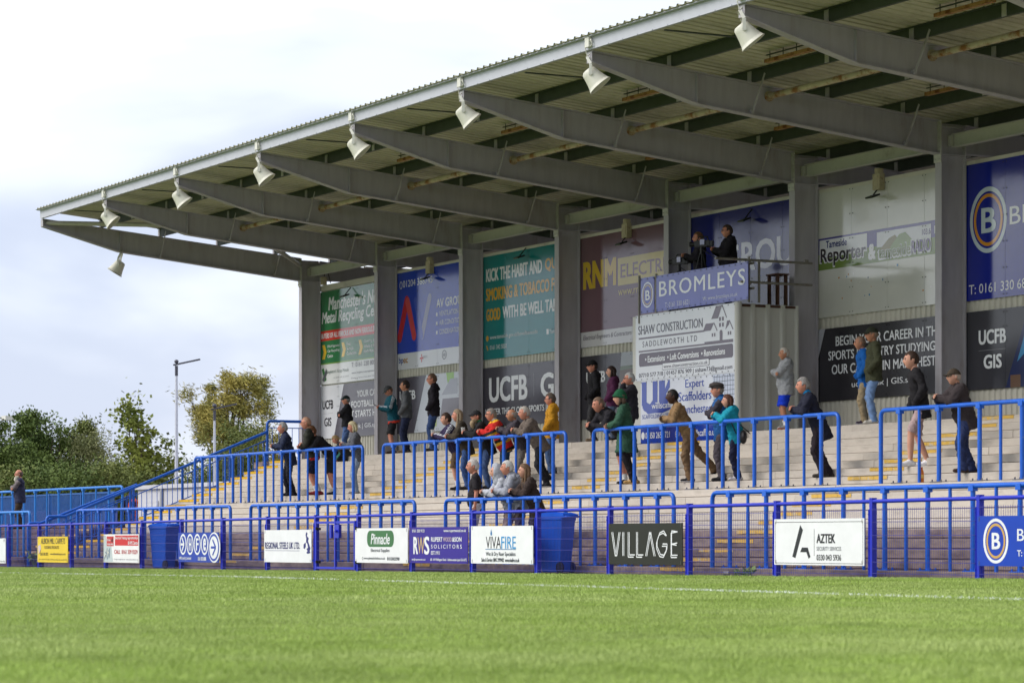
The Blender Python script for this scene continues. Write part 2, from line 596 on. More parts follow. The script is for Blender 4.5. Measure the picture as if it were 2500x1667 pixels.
# roof sheets
RS = MB()
prof = []
for k in range(4):
    xk = k * 0.25
    prof += [(xk, 0), (xk + 0.165, 0), (xk + 0.185, 0.038), (xk + 0.225, 0.038)]
prof += [(1.0, 0), (1.02, 0.002)]
ya, yb = 24.68, 37.1
for yy in (ya, yb):
    for x, z in prof:
        RS.v.append((x, yy, topz(yy) + 0.232 + z))
npf = len(prof)
for i in range(npf - 1):
    RS.f.append((i, i + npf, i + 1 + npf, i + 1)); RS.m.append(0); RS.s.append(False)
roof_me = RS.mesh('roof_sheet', m_sheet)
x = COL0 - 0.06
while x < colx(NB - 1):
    inst('roof_sheet', roof_me, stand, (x, 0, 0)); x += 1.0
# rear wall cladding
CS = MB()
prof = []
for k in range(6):
    xk = k / 6
    prof += [(xk, 0.03), (xk + 0.06, 0.03), (xk + 0.085, 0), (xk + 0.145, 0)]
prof += [(1.0, 0.03)]
for zz in (rowz(15) - 0.02, 7.69):
    for x, d in prof:
        CS.v.append((x, 33.03 + d, zz))
npf = len(prof)
for i in range(npf - 1):
    CS.f.append((i, i + 1, i + 1 + npf, i + npf)); CS.m.append(0); CS.s.append(False)
clad_me = CS.mesh('cladding_sheet', m_clad)
x = COL0 - 0.05
while x < colx(NB - 1):
    inst('cladding_sheet', clad_me, stand, (x, 0, 0)); x += 1.0
b = MB(); b.box(COL0 - 0.05, colx(NB - 1), 32.99, 33.12, 7.69, 7.76)
b.box(COL0 - 0.05, colx(1) - 0.12, 33.0, 33.03, 7.6, 7.69)
b.build('wall_capping', m_clad, stand)
b = MB(); b.box(COL0 - 0.05, colx(NB - 1), 33.25, 33.35, 5.5, 5.7); b.box(COL0 - 0.05, colx(NB - 1), 33.25, 33.35, 7.2, 7.4)
b.build('sheeting_rail', m_purlin, stand)
b = MB(); b.box(COL0 - 0.09, COL0 - 0.07, 34.4, 37.0, 7.4, topz(36) + 0.22)  # added sheet, blocks the sky showing under the roof end behind the wall
b.build('sky_gap_blocker', m_clad, stand)
# flank below the end of the stand
b = MB(); b.box(COL0 - 0.25, -73.0, 31.1, 33.2, -0.3, rowz(15) - 0.003)
b.build('flank_plinth', m_conc_low, stand)
# ================================================================== blue rails
m_blue = mat('blue_rail_paint', S(22, 100, 214), rough=0.38, spec=0.5, var=0.14, scale=3, dirt=S(110, 138, 184), dscale=13, dirt_lo=0.61, dirt_hi=0.70, bump=0.12, bscale=20)
m_blue_l = mat('light_blue_rail_paint', S(40, 130, 220), rough=0.4, spec=0.45, var=0.08, scale=4)
m_plate = mat('galvanised_plate', S(104, 104, 112), rough=0.5, spec=0.4, var=0.15, scale=10)
m_navy = mat('deep_blue_fence_paint', S(32, 46, 196), rough=0.36, spec=0.5, var=0.08, scale=4)
m_wire = mat('blue_fence_wire', S(58, 58, 150), rough=0.45, spec=0.4, var=0.06)

thin_cache = {}
def barrier(label, x0, x1, y, z0, z1, close_left=True, close_right=True, plate=m_plate, mt=m_blue, gap=0.537):
    t = thing('crush_barrier', label, 'barrier', (x0, y, z0), 'blue crush barriers on the terrace')
    r = 0.037
    pts = []
    zt = z1 - r
    if close_left:
        pts += [(x0, y, z0)] + arc((x0, y, zt), (0, 0, 1), (1, 0, 0), 0.13)
    else:
        pts += [(x0, y, zt)]
    if close_right:
        pts += arc((x1, y, zt), (1, 0, 0), (0, 0, -1), 0.13) + [(x1, y, z0)]
    else:
        pts += [(x1, y, zt)]
    b = MB(); b.tube(pts, r, 12); b.build('top_rail', mt, t)
    n = max(2, round((x1 - x0) / gap))
    h = zt - z0
    key = round(h, 3), mt.name
    if key not in thin_cache:
        a = MB(); a.tube([(0, 0, 0), (0, 0, h)], 0.026, 10)
        c = MB(); c.tube([(0, 0, 0.01), (0, 0, h)], 0.037, 12)
        d = MB(); d.box(-0.055, 0.055, -0.045, 0.045, h - 0.075, h + 0.012)
        e_ = MB(); e_.box(-0.16, 0.16, -0.075, 0.075, 0.0, 0.014)
        for sx in (-0.12, 0.12):
            for sy in (-0.05, 0.05):
                e_.tube([(sx, sy, 0.012), (sx, sy, 0.045)], 0.014, 6)
        thin_cache[key] = (a.mesh('post', mt), c.mesh('post', mt), d.mesh('saddle', mt), e_.mesh('base_plate', plate))
    thin, thick, sad, bpl = thin_cache[key]
    for i in range(1, n):
        x = x0 + (x1 - x0) * i / n
        if i % 2 == 1:
            p = inst('post', thick, t, (x, y, z0))
            inst('saddle', sad, p, (x, y, z0))
            inst('base_plate', bpl, p, (x, y, z0 + 0.001))
        else:
            inst('post', thin, t, (x, y, z0))
    return t

Z1a, Z1b = rowz(-2), 1.41
Z2a, Z2b = rowz(7), 2.825
barrier('front-row blue barrier at the far left, below the bearded man', -86, -74.45, 24.7, Z1a, Z1b, False, True, m_blue, m_blue_l)
barrier('front-row blue barrier at the foot of the yellow-edged stairs', -70.61, -60.25, 24.7, Z1a, Z1b, plate=m_blue)
barrier('front-row blue barrier behind the fence gate', -59.07, -50.74, 24.7, Z1a, Z1b, plate=m_blue)
barrier('front-row blue barrier that the two grey hoodies lean on', -49.39, -40.9, 24.7, Z1a, Z1b, plate=m_blue)
barrier('front-row blue barrier at the right edge of the photo', -39.69, -29.0, 24.7, Z1a, Z1b, plate=m_blue)
barrier('upper blue barrier with the blonde woman at its right end', -71.01, -60.48, 28.1, Z2a, Z2b)
barrier('upper blue barrier with a row of men leaning on it, one in stripes', -59.37, -50.74, 28.1, Z2a, Z2b)
barrier('upper blue barrier in front of the long green padded coat', -49.61, -41.04, 28.1, Z2a, Z2b)
barrier('upper blue barrier below the man in the dark brown cap', -39.79, -30.0, 28.1, Z2a, Z2b)
# far rail at the back of the side terrace
barrier('long light blue rail behind the bearded man', -92.0, -74.9, 27.5, rowz(4), 2.13, True, True, m_blue_l, m_blue_l, 1.05)

def stair_rail(label, x, ytop, ztop, ybot, zbot, flat_top, flat_bot, zfoot, post_ys, mt):
    t = thing('stair_railing', label, 'railing', (x, ybot, zfoot))
    pts = []
    sl = (Vector((0, ybot - ytop, zbot - ztop))).normalized()
    if flat_bot:
        pts += [(x, ybot - flat_bot, zfoot)] + arc((x, ybot - flat_bot, zbot), (0, 0, 1), (0, 1, 0), 0.1)
    pts += [(x, ybot, zbot), (x, ytop, ztop)]
    b = MB(); b.tube(pts, 0.04, 12)
    if flat_top:
        b.tube([(x, ytop, rowz(15))] + arc((x, ytop, flat_top[1]), (0, 0, 1), (0, 1, 0), 0.12) + [(x, flat_top[0], flat_top[1])], 0.04, 12)
    b.build('handrail', mt, t)
    def hz(y): return zbot + (ztop - zbot) * (y - ybot) / (ytop - ybot)
    b = MB()
    b.tube([(x, ybot, hz(ybot) - 0.22), (x, ytop, hz(ytop) - 0.22)], 0.014, 8)
    b.build('upper_bar', mt, t)
    b = MB()
    b.tube([(x, ybot, hz(ybot) - 0.88), (x, ytop, hz(ytop) - 0.88)], 0.014, 8)
    b.build('lower_bar', mt, t)
    y = ybot + 0.1
    bal = MB(); bal.tube([(0, 0, -0.88), (0, 0, -0.22)], 0.010, 6)
    bme = bal.mesh('baluster', mt)
    while y < ytop - 0.03:
        inst('baluster', bme, t, (x, y, hz(y))); y += 0.148
    for py in post_ys:
        b = MB(); b.tube([(x, py, hz(py) - 1.1), (x, py, hz(py))], 0.036, 10); b.build('post', mt, t)
    if flat_top:
        yy = ytop + 0.15
        bl = MB(); bl.tube([(0, 0, 0), (0, 0, 0.86)], 0.010, 6); bme2 = bl.mesh('baluster', mt)
        while yy < flat_top[0]:
            inst('baluster', bme2, t, (x, yy, rowz(15) + 0.08)); yy += 0.2
        b = MB(); b.tube([(x, ytop, rowz(15) + 0.93), (x, flat_top[0], rowz(15) + 0.93)], 0.013, 8); b.build('upper_bar', mt, t)
    return t
stair_rail('sloping blue handrail beside the yellow-edged stairs', -73.2, 31.1, 3.60, 25.25, 1.24, (32.35, 3.90), 0.5, 0.1, (25.3, 27.1, 28.6, 30.0), m_blue)
stair_rail('shorter sloping blue handrail left of the main one', -74.3, 27.7, 2.13, 24.95, 1.07, None, 0.35, -0.09, (26.2, 27.6), m_blue)

# ================================================================== pitch perimeter fence
FX = [-80.6, -78.1, -75.65, -73.17, -70.69, -68.19, -65.7, -63.23, -60.73, -58.24, -55.77, -53.26, -51.22, -48.8, -46.28, -43.81, -41.29, -38.78, -36.26, -33.77, -31.27, -28.77, -26.27]
FY = 23.7
fence = thing('pitch_fence', 'dark blue mesh fence with round top rail along the pitch edge', 'fence', (-50, FY, 0))
pb = MB()
pb.box(-0.035, 0.035, -0.03, 0.05, -0.12, 1.125)
pb.box(-0.05, -0.036, -0.04, 0.0, -0.02, 0.97)
pb.box(-0.04, 0.04, -0.035, 0.055, 1.125, 1.135)
for z in (0.12, 0.5, 0.9):
    pb.tube([(-0.043, -0.041, z), (-0.043, -0.05, z)], 0.008, 6)
post_me = pb.mesh('post', m_navy)
for x in FX:
    inst('post', post_me, fence, (x, FY, fence_ground(x)))
wm = MB()
PW = 2.5
def wire_v(b, x, z0, z1, r=0.0023, y=-0.045):
    v = [(x - r, y - r, z0), (x + r, y - r, z0), (x, y + r, z0), (x - r, y - r, z1), (x + r, y - r, z1), (x, y + r, z1)]
    b.add(v, [(0, 1, 4, 3), (1, 2, 5, 4), (2, 0, 3, 5)])
def wire_h(b, x0, x1, z, r=0.0036, y=-0.05):
    v = [(x0, y - r, z - r), (x0, y - r, z + r), (x0, y + r, z), (x1, y - r, z - r), (x1, y - r, z + r), (x1, y + r, z)]
    b.add(v, [(0, 3, 4, 1), (1, 4, 5, 2), (2, 5, 3, 0)])
for k in range(47):
    wire_v(wm, 0.08 + k * 0.05, 0.02, 0.99)
for z in (0.06, 0.22, 0.41, 0.60, 0.79, 0.965):
    wire_h(wm, 0.04, PW - 0.04, z); wire_h(wm, 0.04, PW - 0.04, z, y=-0.038)
wire_me = wm.mesh('wire_mesh', m_wire)
for a, b_ in zip(FX[:-1], FX[1:]):
    if abs(a + 53.26) < 0.01:
        continue
    ga, gb = fence_ground(a), fence_ground(b_)
    rl = MB(); rl.tube([(a + 0.036, FY, ga + 1.085), (b_ - 0.036, FY, gb + 1.085)], 0.03, 10)
    rl.build('top_rail', m_navy, fence)
    o = inst('wire_mesh', wire_me, fence, (a, FY, ga), scale=((b_ - a) / PW, 1, 1))
    o['kind'] = 'stuff'
# gate
gx0, gx1 = -53.26, -51.22
gg = fence_ground(-52.2)
gate = thing('pitch_gate', 'narrow dark blue mesh gate with lock box beside the Pinnacle board', 'gate', (gx0, FY, gg))
for nm, x in (('stile', gx0 + 0.09), ('stile', -52.24), ('stile', gx1 - 0.09)):
    b = MB(); b.box(x - 0.025, x + 0.025, FY - 0.05, FY - 0.005, gg + 0.03, gg + 1.0 + (0.11 if x == -52.24 else 0)); b.build(nm, m_navy, gate)
for z in (0.04, 0.95):
    b = MB(); b.box(gx0 + 0.115, -52.265, FY - 0.045, FY - 0.01, gg + z, gg + z + 0.045); b.box(-52.215, gx1 - 0.115, FY - 0.045, FY - 0.01, gg + z, gg + z + 0.045); b.build('cross_bar', m_navy, gate)
b = MB(); b.tube([(gx0 + 0.036, FY, gg + 1.085), (gx1 - 0.036, FY, gg + 1.085)], 0.028, 10); b.build('top_rail', m_navy, gate)
b = MB()
for k in range(37):
    wire_v(b, gx0 + 0.12 + k * 0.05, gg + 0.08, gg + 0.95, y=FY - 0.03)
for z in (0.22, 0.41, 0.60, 0.79):
    wire_h(b, gx0 + 0.1, gx1 - 0.1, gg + z, y=FY - 0.035)
o = b.build('wire_mesh', m_wire, gate); o['kind'] = 'stuff'
b = MB(); b.box(-52.17, -52.0, FY - 0.07, FY - 0.01, gg + 0.66, gg + 0.93); b.box(-52.45, -52.36, FY - 0.07, FY - 0.02, gg + 0.66, gg + 0.93)
b.tube([(-52.08, FY - 0.12, gg + 0.8), (-52.08, FY - 0.05, gg + 0.8)], 0.03, 10); b.build('lock_box', m_navy, gate)
for z in (0.15, 0.82):
    for x in (gx0 + 0.2, gx1 + 0.07):
        b = MB(); b.box(x - 0.06, x + 0.06, FY - 0.06, FY - 0.01, gg + z, gg + z + 0.05); b.tube([(x, FY - 0.08, gg + z), (x, FY - 0.08, gg + z + 0.06)], 0.022, 8); b.build('hinge', m_black, gate)

# ================================================================== wheelie bins
m_bin = mat('blue_bin_plastic', S(20, 94, 220), rough=0.42, spec=0.4, var=0.06, scale=3)
def bin_(label, x, y, z, mt, rot=0):
    t = thing('wheelie_bin', label, 'bin', (x, y, z), 'blue wheelie bins behind the fence')
    t.rotation_euler = (0, 0, rot); t.scale = (0.76, 0.74, 0.98)
    b = MB()
    n = 12
    # tapered body, bottom .44x.50 top .56x.66
    v = []
    rings = [(0.02, 0.21, 0.24), (0.05, 0.225, 0.26), (0.5, 0.255, 0.30), (0.93, 0.285, 0.345), (0.955, 0.30, 0.36), (0.985, 0.30, 0.36)]
    for z_, hx, hy in rings:
        for sx, sy in ((-1, -1), (-0.9, -1.06), (0.9, -1.06), (1, -1), (1.04, -0.8), (1.04, 0.8), (1, 1), (-1, 1), (-1.04, 0.8), (-1.04, -0.8)):
            v.append((sx * hx, sy * hy, z_))
    k = 10
    f = []
    for i in range(len(rings) - 1):
        for j in range(k):
            a = i * k + j; c = i * k + (j + 1) % k
            f.append((a, c, c + k, a + k))
    f.append(tuple(reversed(range(k))))
    b.add(v, f)
    # vertical ribs
    for sx in (-0.16, -0.05, 0.06, 0.17):
        b.bar((sx * 0.8, -0.272, 0.1), (sx, -0.352, 0.9), 0.018, 0.018)
    o = bpy.data.objects.new('body', b.mesh('body', mt)); o.parent = t; col.objects.link(o)
    lid = MB()
    prof = [(-0.39, 0.985), (-0.385, 1.02), (-0.3, 1.055), (0.0, 1.075), (0.3, 1.07), (0.40, 1.05), (0.43, 1.0), (0.40, 0.985)]
    lid.prism_x(prof, -0.31, 0.31)
    lid.prism_x([(p[0] * 0.9, p[1] + 0.012) for p in prof], -0.25, 0.25)
    o = bpy.data.objects.new('lid', lid.mesh('lid', mt)); o.parent = t; col.objects.link(o)
    hd = MB(); hd.tube([(-0.28, 0.42, 1.0), (-0.28, 0.47, 1.01), (0.28, 0.47, 1.01), (0.28, 0.42, 1.0)], 0.015, 8)
    o = bpy.data.objects.new('handle', hd.mesh('handle', mt)); o.parent = t; col.objects.link(o)
    for sx in (-1, 1):
        w = MB(); w.tube([(sx * 0.215, 0.27, 0.1), (sx * 0.275, 0.27, 0.1)], 0.1, 18); w.tube([(sx * 0.27, 0.27, 0.1), (sx * 0.285, 0.27, 0.1)], 0.04, 12)
        o = bpy.data.objects.new('wheel', w.mesh('wheel', m_black)); o.parent = t; col.objects.link(o)
    return t
bin_('large blue wheelie bin between the VIVAFIRE and VILLAGE boards', -44.0, 24.17, fence_ground(-43), m_bin, R(-62))
bin_('blue wheelie bin left of the round-lettered HPE board', -63.05, 24.17, fence_ground(-62.4), m_bin, R(-62))

# ================================================================== text and print helpers
_txt_cache = {}
def text_mesh(s, bold=0.0, shear=0.0, space=1.0):
    key = (s, bold, shear, space)
    if key in _txt_cache:
        return _txt_cache[key]
    c = bpy.data.curves.new('t', 'FONT')
    c.body = s
    c.size = 1.0
    c.offset = bold
    c.shear = shear
    c.space_character = space
    c.resolution_u = 3
    ob = bpy.data.objects.new('t', c)
    col.objects.link(ob)
    me = bpy.data.meshes.new_from_object(ob)
    bpy.data.objects.remove(ob)
    bpy.data.curves.remove(c)
    v = np.array([x.co[:] for x in me.vertices]) if len(me.vertices) else np.zeros((0, 3))
    f = [tuple(p.vertices) for p in me.polygons]
    bpy.data.meshes.remove(me)
    _txt_cache[key] = (v, f)
    return v, f

class Panel:
    """flat printed face in the plane y=Y, seen from -y: layers of thin print on a board"""
    def __init__(self, parent, Y, pr=printed):
        self.p = parent; self.Y = Y; self.k = 0; self.pr = pr
        self.layers = {}; self.c = 0
    def _mb(self, rgb, name, lift):
        key = (rgb, name, lift)
        if key not in self.layers:
            self.layers[key] = MB()
        return self.layers[key]
    def text(self, s, x0, x1, z0, z1, rgb=(235, 238, 242), bold=0.02, shear=0.0, space=1.0, lift=3, name='lettering'):
        v, f = text_mesh(s, 0.0, shear, space)
        if not len(v):
            return
        mn = v.min(0); mx_ = v.max(0)
        em = (z1 - z0) / (mx_[1] - mn[1])
        k = bold * em * 0.9
        offs = [(0, 0)] if bold < 0.004 else ([(-k, 0), (k, 0)] if bold < 0.02 else [(-k, -k * .6), (k, -k * .6), (-k, k * .6), (k, k * .6)])
        mb = self._mb(rgb, name, lift)
        for ox, oz in offs:
            self.c += 1; y = self.Y - 0.0012 * lift - 0.00004 * self.c
            xs = x0 + abs(k) + (v[:, 0] - mn[0]) / (mx_[0] - mn[0]) * (x1 - x0 - 2 * abs(k)) + ox
            zs = z0 + (v[:, 1] - mn[1]) / (mx_[1] - mn[1]) * (z1 - z0) + oz
            mb.add([(a, y, c) for a, c in zip(xs, zs)], f)
    def poly(self, pts, rgb, lift=1, name='print'):
        self.c += 1; y = self.Y - 0.0012 * lift - 0.00004 * self.c
        self._mb(rgb, name, lift).add([(a, y, c) for a, c in pts], [tuple(range(len(pts)))])
    def rect(self, x0, x1, z0, z1, rgb, lift=1, name='print'):
        self.poly([(x0, z0), (x1, z0), (x1, z1), (x0, z1)], rgb, lift, name)
    def rrect(self, x0, x1, z0, z1, r, rgb, lift=1):
        pts = []
        for cx, cz, a0 in ((x1 - r, z0 + r, -90), (x1 - r, z1 - r, 0), (x0 + r, z1 - r, 90), (x0 + r, z0 + r, 180)):
            for k in range(5):
                a = R(a0 + 22.5 * k); pts.append((cx + r * math.cos(a), cz + r * math.sin(a)))
        self.poly(pts, rgb, lift)
    def disc(self, cx, cz, rx, rz, rgb, lift=1, n=40):
        self.poly([(cx + rx * math.cos(2 * math.pi * k / n), cz + rz * math.sin(2 * math.pi * k / n)) for k in range(n)], rgb, lift)
    def ring(self, cx, cz, rx, rz, w, rgb, lift=1, n=48, wz=None):
        wz = wz or w
        self.c += 1; y = self.Y - 0.0012 * lift - 0.00004 * self.c
        v = []; f = []
        for k in range(n):
            a = 2 * math.pi * k / n
            v.append((cx + rx * math.cos(a), y, cz + rz * math.sin(a)))
            v.append((cx + (rx - w) * math.cos(a), y, cz + (rz - wz) * math.sin(a)))
        for k in range(n):
            a, b = 2 * k, 2 * ((k + 1) % n)
            f.append((a, b, b + 1, a + 1))
        self._mb(rgb, 'print', lift).add(v, f)
    def stroke(self, pts, w, rgb, lift=1, round_=True):
        self.c += 1; y = self.Y - 0.0012 * lift - 0.00004 * self.c
        mb = self._mb(rgb, 'print', lift)
        for (ax, az), (bx, bz) in zip(pts[:-1], pts[1:]):
            self.c += 1; y -= 0.00004
            d = math.hypot(bx - ax, bz - az)
            ux, uz = (bx - ax) / d, (bz - az) / d
            px, pz = -uz * w / 2, ux * w / 2
            out = []
            if round_:
                for k in range(9):
                    a = math.pi / 2 + math.pi * k / 8
                    out.append((ax + ux * math.cos(a) * w / 2 + px * math.sin(a), az + uz * math.cos(a) * w / 2 + pz * math.sin(a)))
                for k in range(9):
                    a = -math.pi / 2 + math.pi * k / 8
                    out.append((bx + ux * math.cos(a) * w / 2 + px * math.sin(a), bz + uz * math.cos(a) * w / 2 + pz * math.sin(a)))
                out.reverse() if False else None
            else:
                out = [(ax - px, az - pz), (bx - px, bz - pz), (bx + px, bz + pz), (ax + px, az + pz)]
            mb.add([(p, y, q) for p, q in out], [tuple(range(len(out)))])
    def done(self):
        for (rgb, name, lift), mb in self.layers.items():
            o = mb.build(name, self.pr(rgb), self.p); o['kind'] = 'stuff'

# ================================================================== fence advertising boards
def fence_board(label, x0, x1, z0, z1, rgb, y=23.62, tilt=0):
    t = thing('advertising_board', label, 'sign', (x0, y, z0), 'advertising boards on the pitch fence')
    b = MB(); b.box(x0, x1, y, y + 0.012, z0, z1); b.build('board', printed_matt(rgb), t)
    b = MB()
    for x in (x0 + 0.05, x1 - 0.05):
        for z in (z0 + 0.04, z1 - 0.04):
            b.box(x - 0.004, x + 0.004, y - 0.004, y - 0.001, z - 0.03, z + 0.03)
    b.build('cable_ties', m_bolt, t)['kind'] = 'stuff'
    P = Panel(t, y, printed_matt)
    def fx(u): return x0 + (x1 - x0) * u
    def fz(v): return z0 + (z1 - z0) * v
    P.T = lambda s, u0, u1, v0, v1, rgb, **k: P.text(s, fx(u0), fx(u1), fz(v0), fz(v1), rgb, **k)
    P.Rr = lambda u0, u1, v0, v1, rgb, **k: P.rect(fx(u0), fx(u1), fz(v0), fz(v1), rgb, **k)
    P.fx = fx; P.fz = fz
    return P
WHT = (240, 242, 246); BLK = (30, 30, 34)
P = fence_board('plain white board cut off by the left edge of the photo', -75.45, -73.22, 0.0, 0.66, WHT)
P.T('IT', .93, .965, .86, .95, (90, 90, 100)); P.T('limited.co.uk', .62, .97, .05, .12, (60, 60, 70)); P.done()
P = fence_board('yellow ALBION MILL CARPETS board on the fence', -70.59, -68.25, .05, .70, (240, 206, 40))
P.T('ALBION MILL CARPETS', .12, .92, .72, .94, BLK, bold=.012, shear=.15)
P.T('FLOORING SPECIALISTS', .24, .72, .53, .64, (110, 90, 30))
P.T('0161 340 2973', .10, .36, .26, .38, (90, 76, 30)); P.T('www.albionmillcarpets.co.uk', .43, .93, .27, .37, (70, 60, 30))
P.T('Unit 1, Albion Mill, The Albion, 29 Fairhouse, Ashton-under-Lyne, OL6 6HG', .06, .97, .07, .14, (110, 96, 40))
P.poly([(P.fx(.02), P.fz(.62)), (P.fx(.05), P.fz(.30)), (P.fx(.12), P.fz(.52)), (P.fx(.10), P.fz(.7))], (214, 196, 206), 2)
P.poly([(P.fx(.05), P.fz(.30)), (P.fx(.12), P.fz(.52)), (P.fx(.10), P.fz(.40))], (120, 80, 40), 3); P.done()
P = fence_board('red and white electrical training board left of the bin', -65.63, -63.23, .08, .75, (244, 243, 246))
P.Rr(.09, .29, .58, .93, (205, 40, 44)); P.Rr(.325, .985, .60, .96, (212, 30, 40))
P.T('Elmer', .11, .20, .76, .84, WHT); P.T('Associates', .11, .28, .62, .70, WHT)
P.poly([(P.fx(.22), P.fz(.74)), (P.fx(.25), P.fz(.9)), (P.fx(.27), P.fz(.78)), (P.fx(.25), P.fz(.72))], BLK, 3)
P.T('Electrical Training, Apprenticeships', .34, .975, .80, .92, WHT); P.T('& AM2 Centre', .70, .975, .64, .76, WHT)
P.T('CALL  0161 339 9229', .31, .965, .31, .45, (196, 40, 52), bold=.03)
P.T('Tredegar Longlands Lane   www.trainassociates.co.uk', .30, .985, .08, .14, (150, 150, 160))
P.poly([(P.fx(0), P.fz(.02)), (P.fx(.27), P.fz(.02)), (P.fx(.22), P.fz(.58)), (P.fx(.09), P.fz(.57)), (P.fx(.07), P.fz(.96)), (P.fx(0), P.fz(.96))], (196, 206, 210), 1)
for k in range(9):
    P.stroke([(P.fx(.02 + .018 * k), P.fz(.12 + .3 * ((k * 7) % 5) / 5)), (P.fx(.06 + .015 * k), P.fz(.25 + .3 * ((k * 3) % 5) / 5))], .035, ((120, 126, 132), (228, 226, 214), (92, 120, 150))[k % 3], 2 + k % 3)
P.done()
P = fence_board('blue HPE board with white letters in round frames', -60.72, -58.29, .12, .78, (22, 62, 176))
for k, ch in enumerate(('', 'H', 'F', 'e')):
    cx = P.fx(.125 + .178 * k); cz = P.fz(.60)
    P.ring(cx, cz, .205, .235, .045, WHT, 2, wz=.045)
    if ch:
        P.text(ch, cx - .075, cx + .085, cz - .13, cz + .13, WHT, bold=.03)
    else:
        P.stroke([(cx - .14, cz), (cx + .06, cz)], .05, WHT, 3, False); P.stroke([(cx - .06, cz + .15), (cx + .07, cz), (cx - .06, cz - .15)], .05, WHT, 4, False)
cx, cz = P.fx(.89), P.fz(.5)
P.disc(cx, cz, .36, .335, WHT, 2); P.ring(cx - .02, cz, .315, .30, .06, (22, 62, 176), 3, wz=.05)
P.Rr(1.0, 1.06, 0, 1, (22, 62, 176), lift=-6) if False else None
P.stroke([(cx - .18, cz), (cx + .08, cz)], .05, (22, 62, 176), 4, False); P.stroke([(cx - .08, cz + .17), (cx + .1, cz), (cx - .08, cz - .17)], .05, (22, 62, 176), 5, False)
P.T('HPE (m/c) Limited', .03, .33, .06, .18, WHT); P.T('0161 303 8888', .50, .70, .06, .18, WHT); P.done()
P = fence_board('white REGIONAL STEELS UK LTD board left of the gate', -55.76, -53.32, .15, .82, (243, 243, 248))
P.T('REGIONAL STEELS UK LTD.', .02, .765, .42, .62, (36, 36, 112), bold=.025); P.Rr(.025, .76, .355, .368, (70, 70, 130))
gb = [(.90, .93), (.925, .90), (.91, .82), (.95, .74), (.935, .66), (.965, .52), (.985, .44), (.97, .36), (.985, .30), (.93, .27), (.90, .30), (.925, .36), (.905, .42), (.935, .46), (.92, .58), (.895, .62), (.90, .74), (.885, .84)]
P.poly([(P.fx(a), P.fz(b)) for a, b in gb], (44, 44, 120), 2)
P.poly([(P.fx(a), P.fz(b)) for a, b in [(.845, .56), (.885, .62), (.89, .50), (.87, .42), (.84, .44)]], (44, 44, 120), 2); P.done()
P = fence_board('white Pinnacle board with a green rounded logo', -51.2, -48.83, .17, .84, (243, 243, 247))
P.rrect(P.fx(.235), P.fx(.745), P.fz(.46), P.fz(.93), .13, (64, 118, 72), 1)
P.T('Pinnacle', .31, .67, .54, .84, WHT, bold=.02, shear=.2)
P.T('Electrical Supplies', .31, .665, .29, .41, (80, 84, 92)); P.T('www.pinnacle-bolton.co.uk', .175, .58, .08, .17, (70, 74, 84)); P.T('01204232900', .66, .85, .08, .17, (70, 74, 84))
P.ring(P.fx(.15), P.fz(.125), .03, .03, .008, (70, 74, 84), 2); P.disc(P.fx(.635), P.fz(.125), .03, .035, (70, 74, 84), 2); P.done()
P = fence_board('purple-blue RWS solicitors board with white lettering', -48.76, -46.33, .18, .85, (52, 30, 150))
P.T('R', .075, .155, .26, .72, WHT, bold=.03); P.T('W', .15, .27, .26, .72, (206, 178, 130), bold=.01); P.T('S', .265, .355, .25, .73, WHT, bold=.03)
P.T('RUPERT', .385, .58, .60, .72, WHT, bold=.03); P.T('WOOD', .59, .735, .60, .72, (190, 170, 190), bold=.03); P.T('&SON', .745, .90, .60, .72, WHT, bold=.03)
P.T('SOLICITORS', .385, .905, .41, .52, WHT, bold=.01, space=1.5); P.T('EST.1911', .385, .535, .24, .34, WHT)
P.T('0161 330 9121', .055, .27, .86, .94, WHT); P.T('www.rupertwood.co.uk', .60, .975, .84, .94, WHT)
P.T('law@rupertwood.co.uk', .05, .29, .06, .13, WHT); P.T('60 - 64 Wellington Road - Ashton-under-Lyne OL6 6TE', .375, .985, .05, .14, WHT); P.done()
P = fence_board('white VIVAFIRE board with a blue flame drop', -46.2, -43.84, .19, .86, (244, 245, 248))
P.T('VIVA', .25, .495, .40, .72, (34, 32, 40), bold=.0); P.T('FIRE', .50, .735, .40, .72, (46, 150, 214), bold=.01); P.Rr(.24, .735, .37, .39, (60, 120, 170))
P.poly([(P.fx(.337), P.fz(.92)), (P.fx(.322), P.fz(.80)), (P.fx(.328), P.fz(.75)), (P.fx(.346), P.fz(.75)), (P.fx(.352), P.fz(.80))], (50, 120, 180), 2)
P.T('Wet & Dry Riser Specialists', .25, .73, .18, .31, (70, 76, 84)); P.T('Sales & Service: 0845 2999402  www.vivafire.co.uk', .175, .79, .05, .15, (50, 54, 60)); P.done()
P = fence_board('black VILLAGE board with double-line white letters', -41.2, -38.85, .21, .88, (34, 34, 25))
vl = {'V': [[(0, 1), (.42, 0), (.5, 0), (.9, 1)]], 'I': [[(.5, 0), (.5, 1)]], 'L': [[(0, 1), (0, 0), (.9, 0)]],
      'A': [[(0, 0), (.42, 1), (.9, 0)]], 'E': [[(.9, 1), (0, 1), (0, 0), (.9, 0)], [(0, .5), (.85, .5)]],
      'G': [[(.85, .84), (.6, 1), (.25, .92), (.02, .6), (.02, .36), (.3, .03), (.62, .0), (.88, .25), (.9, .46), (.5, .46)]]}
ux = [.055, .175, .285, .40, .525, .665, .86]
uw = [.115, .07, .085, .085, .125, .15, .085]
for ch, u, w in zip('VILLAGE', ux, uw):
    for ln in vl[ch]:
        for d in (-.02, .02):
            pts = []
            for i, (a, c) in enumerate(ln):
                pts.append((P.fx(u + w * a) + d * (1 if ch in 'VILA' else .5), P.fz(.21 + .58 * c) + (d if ch in 'LEG' and 0 < i else 0) * 0.9))
            P.stroke(pts, .018, WHT, 3, False)
P.done()
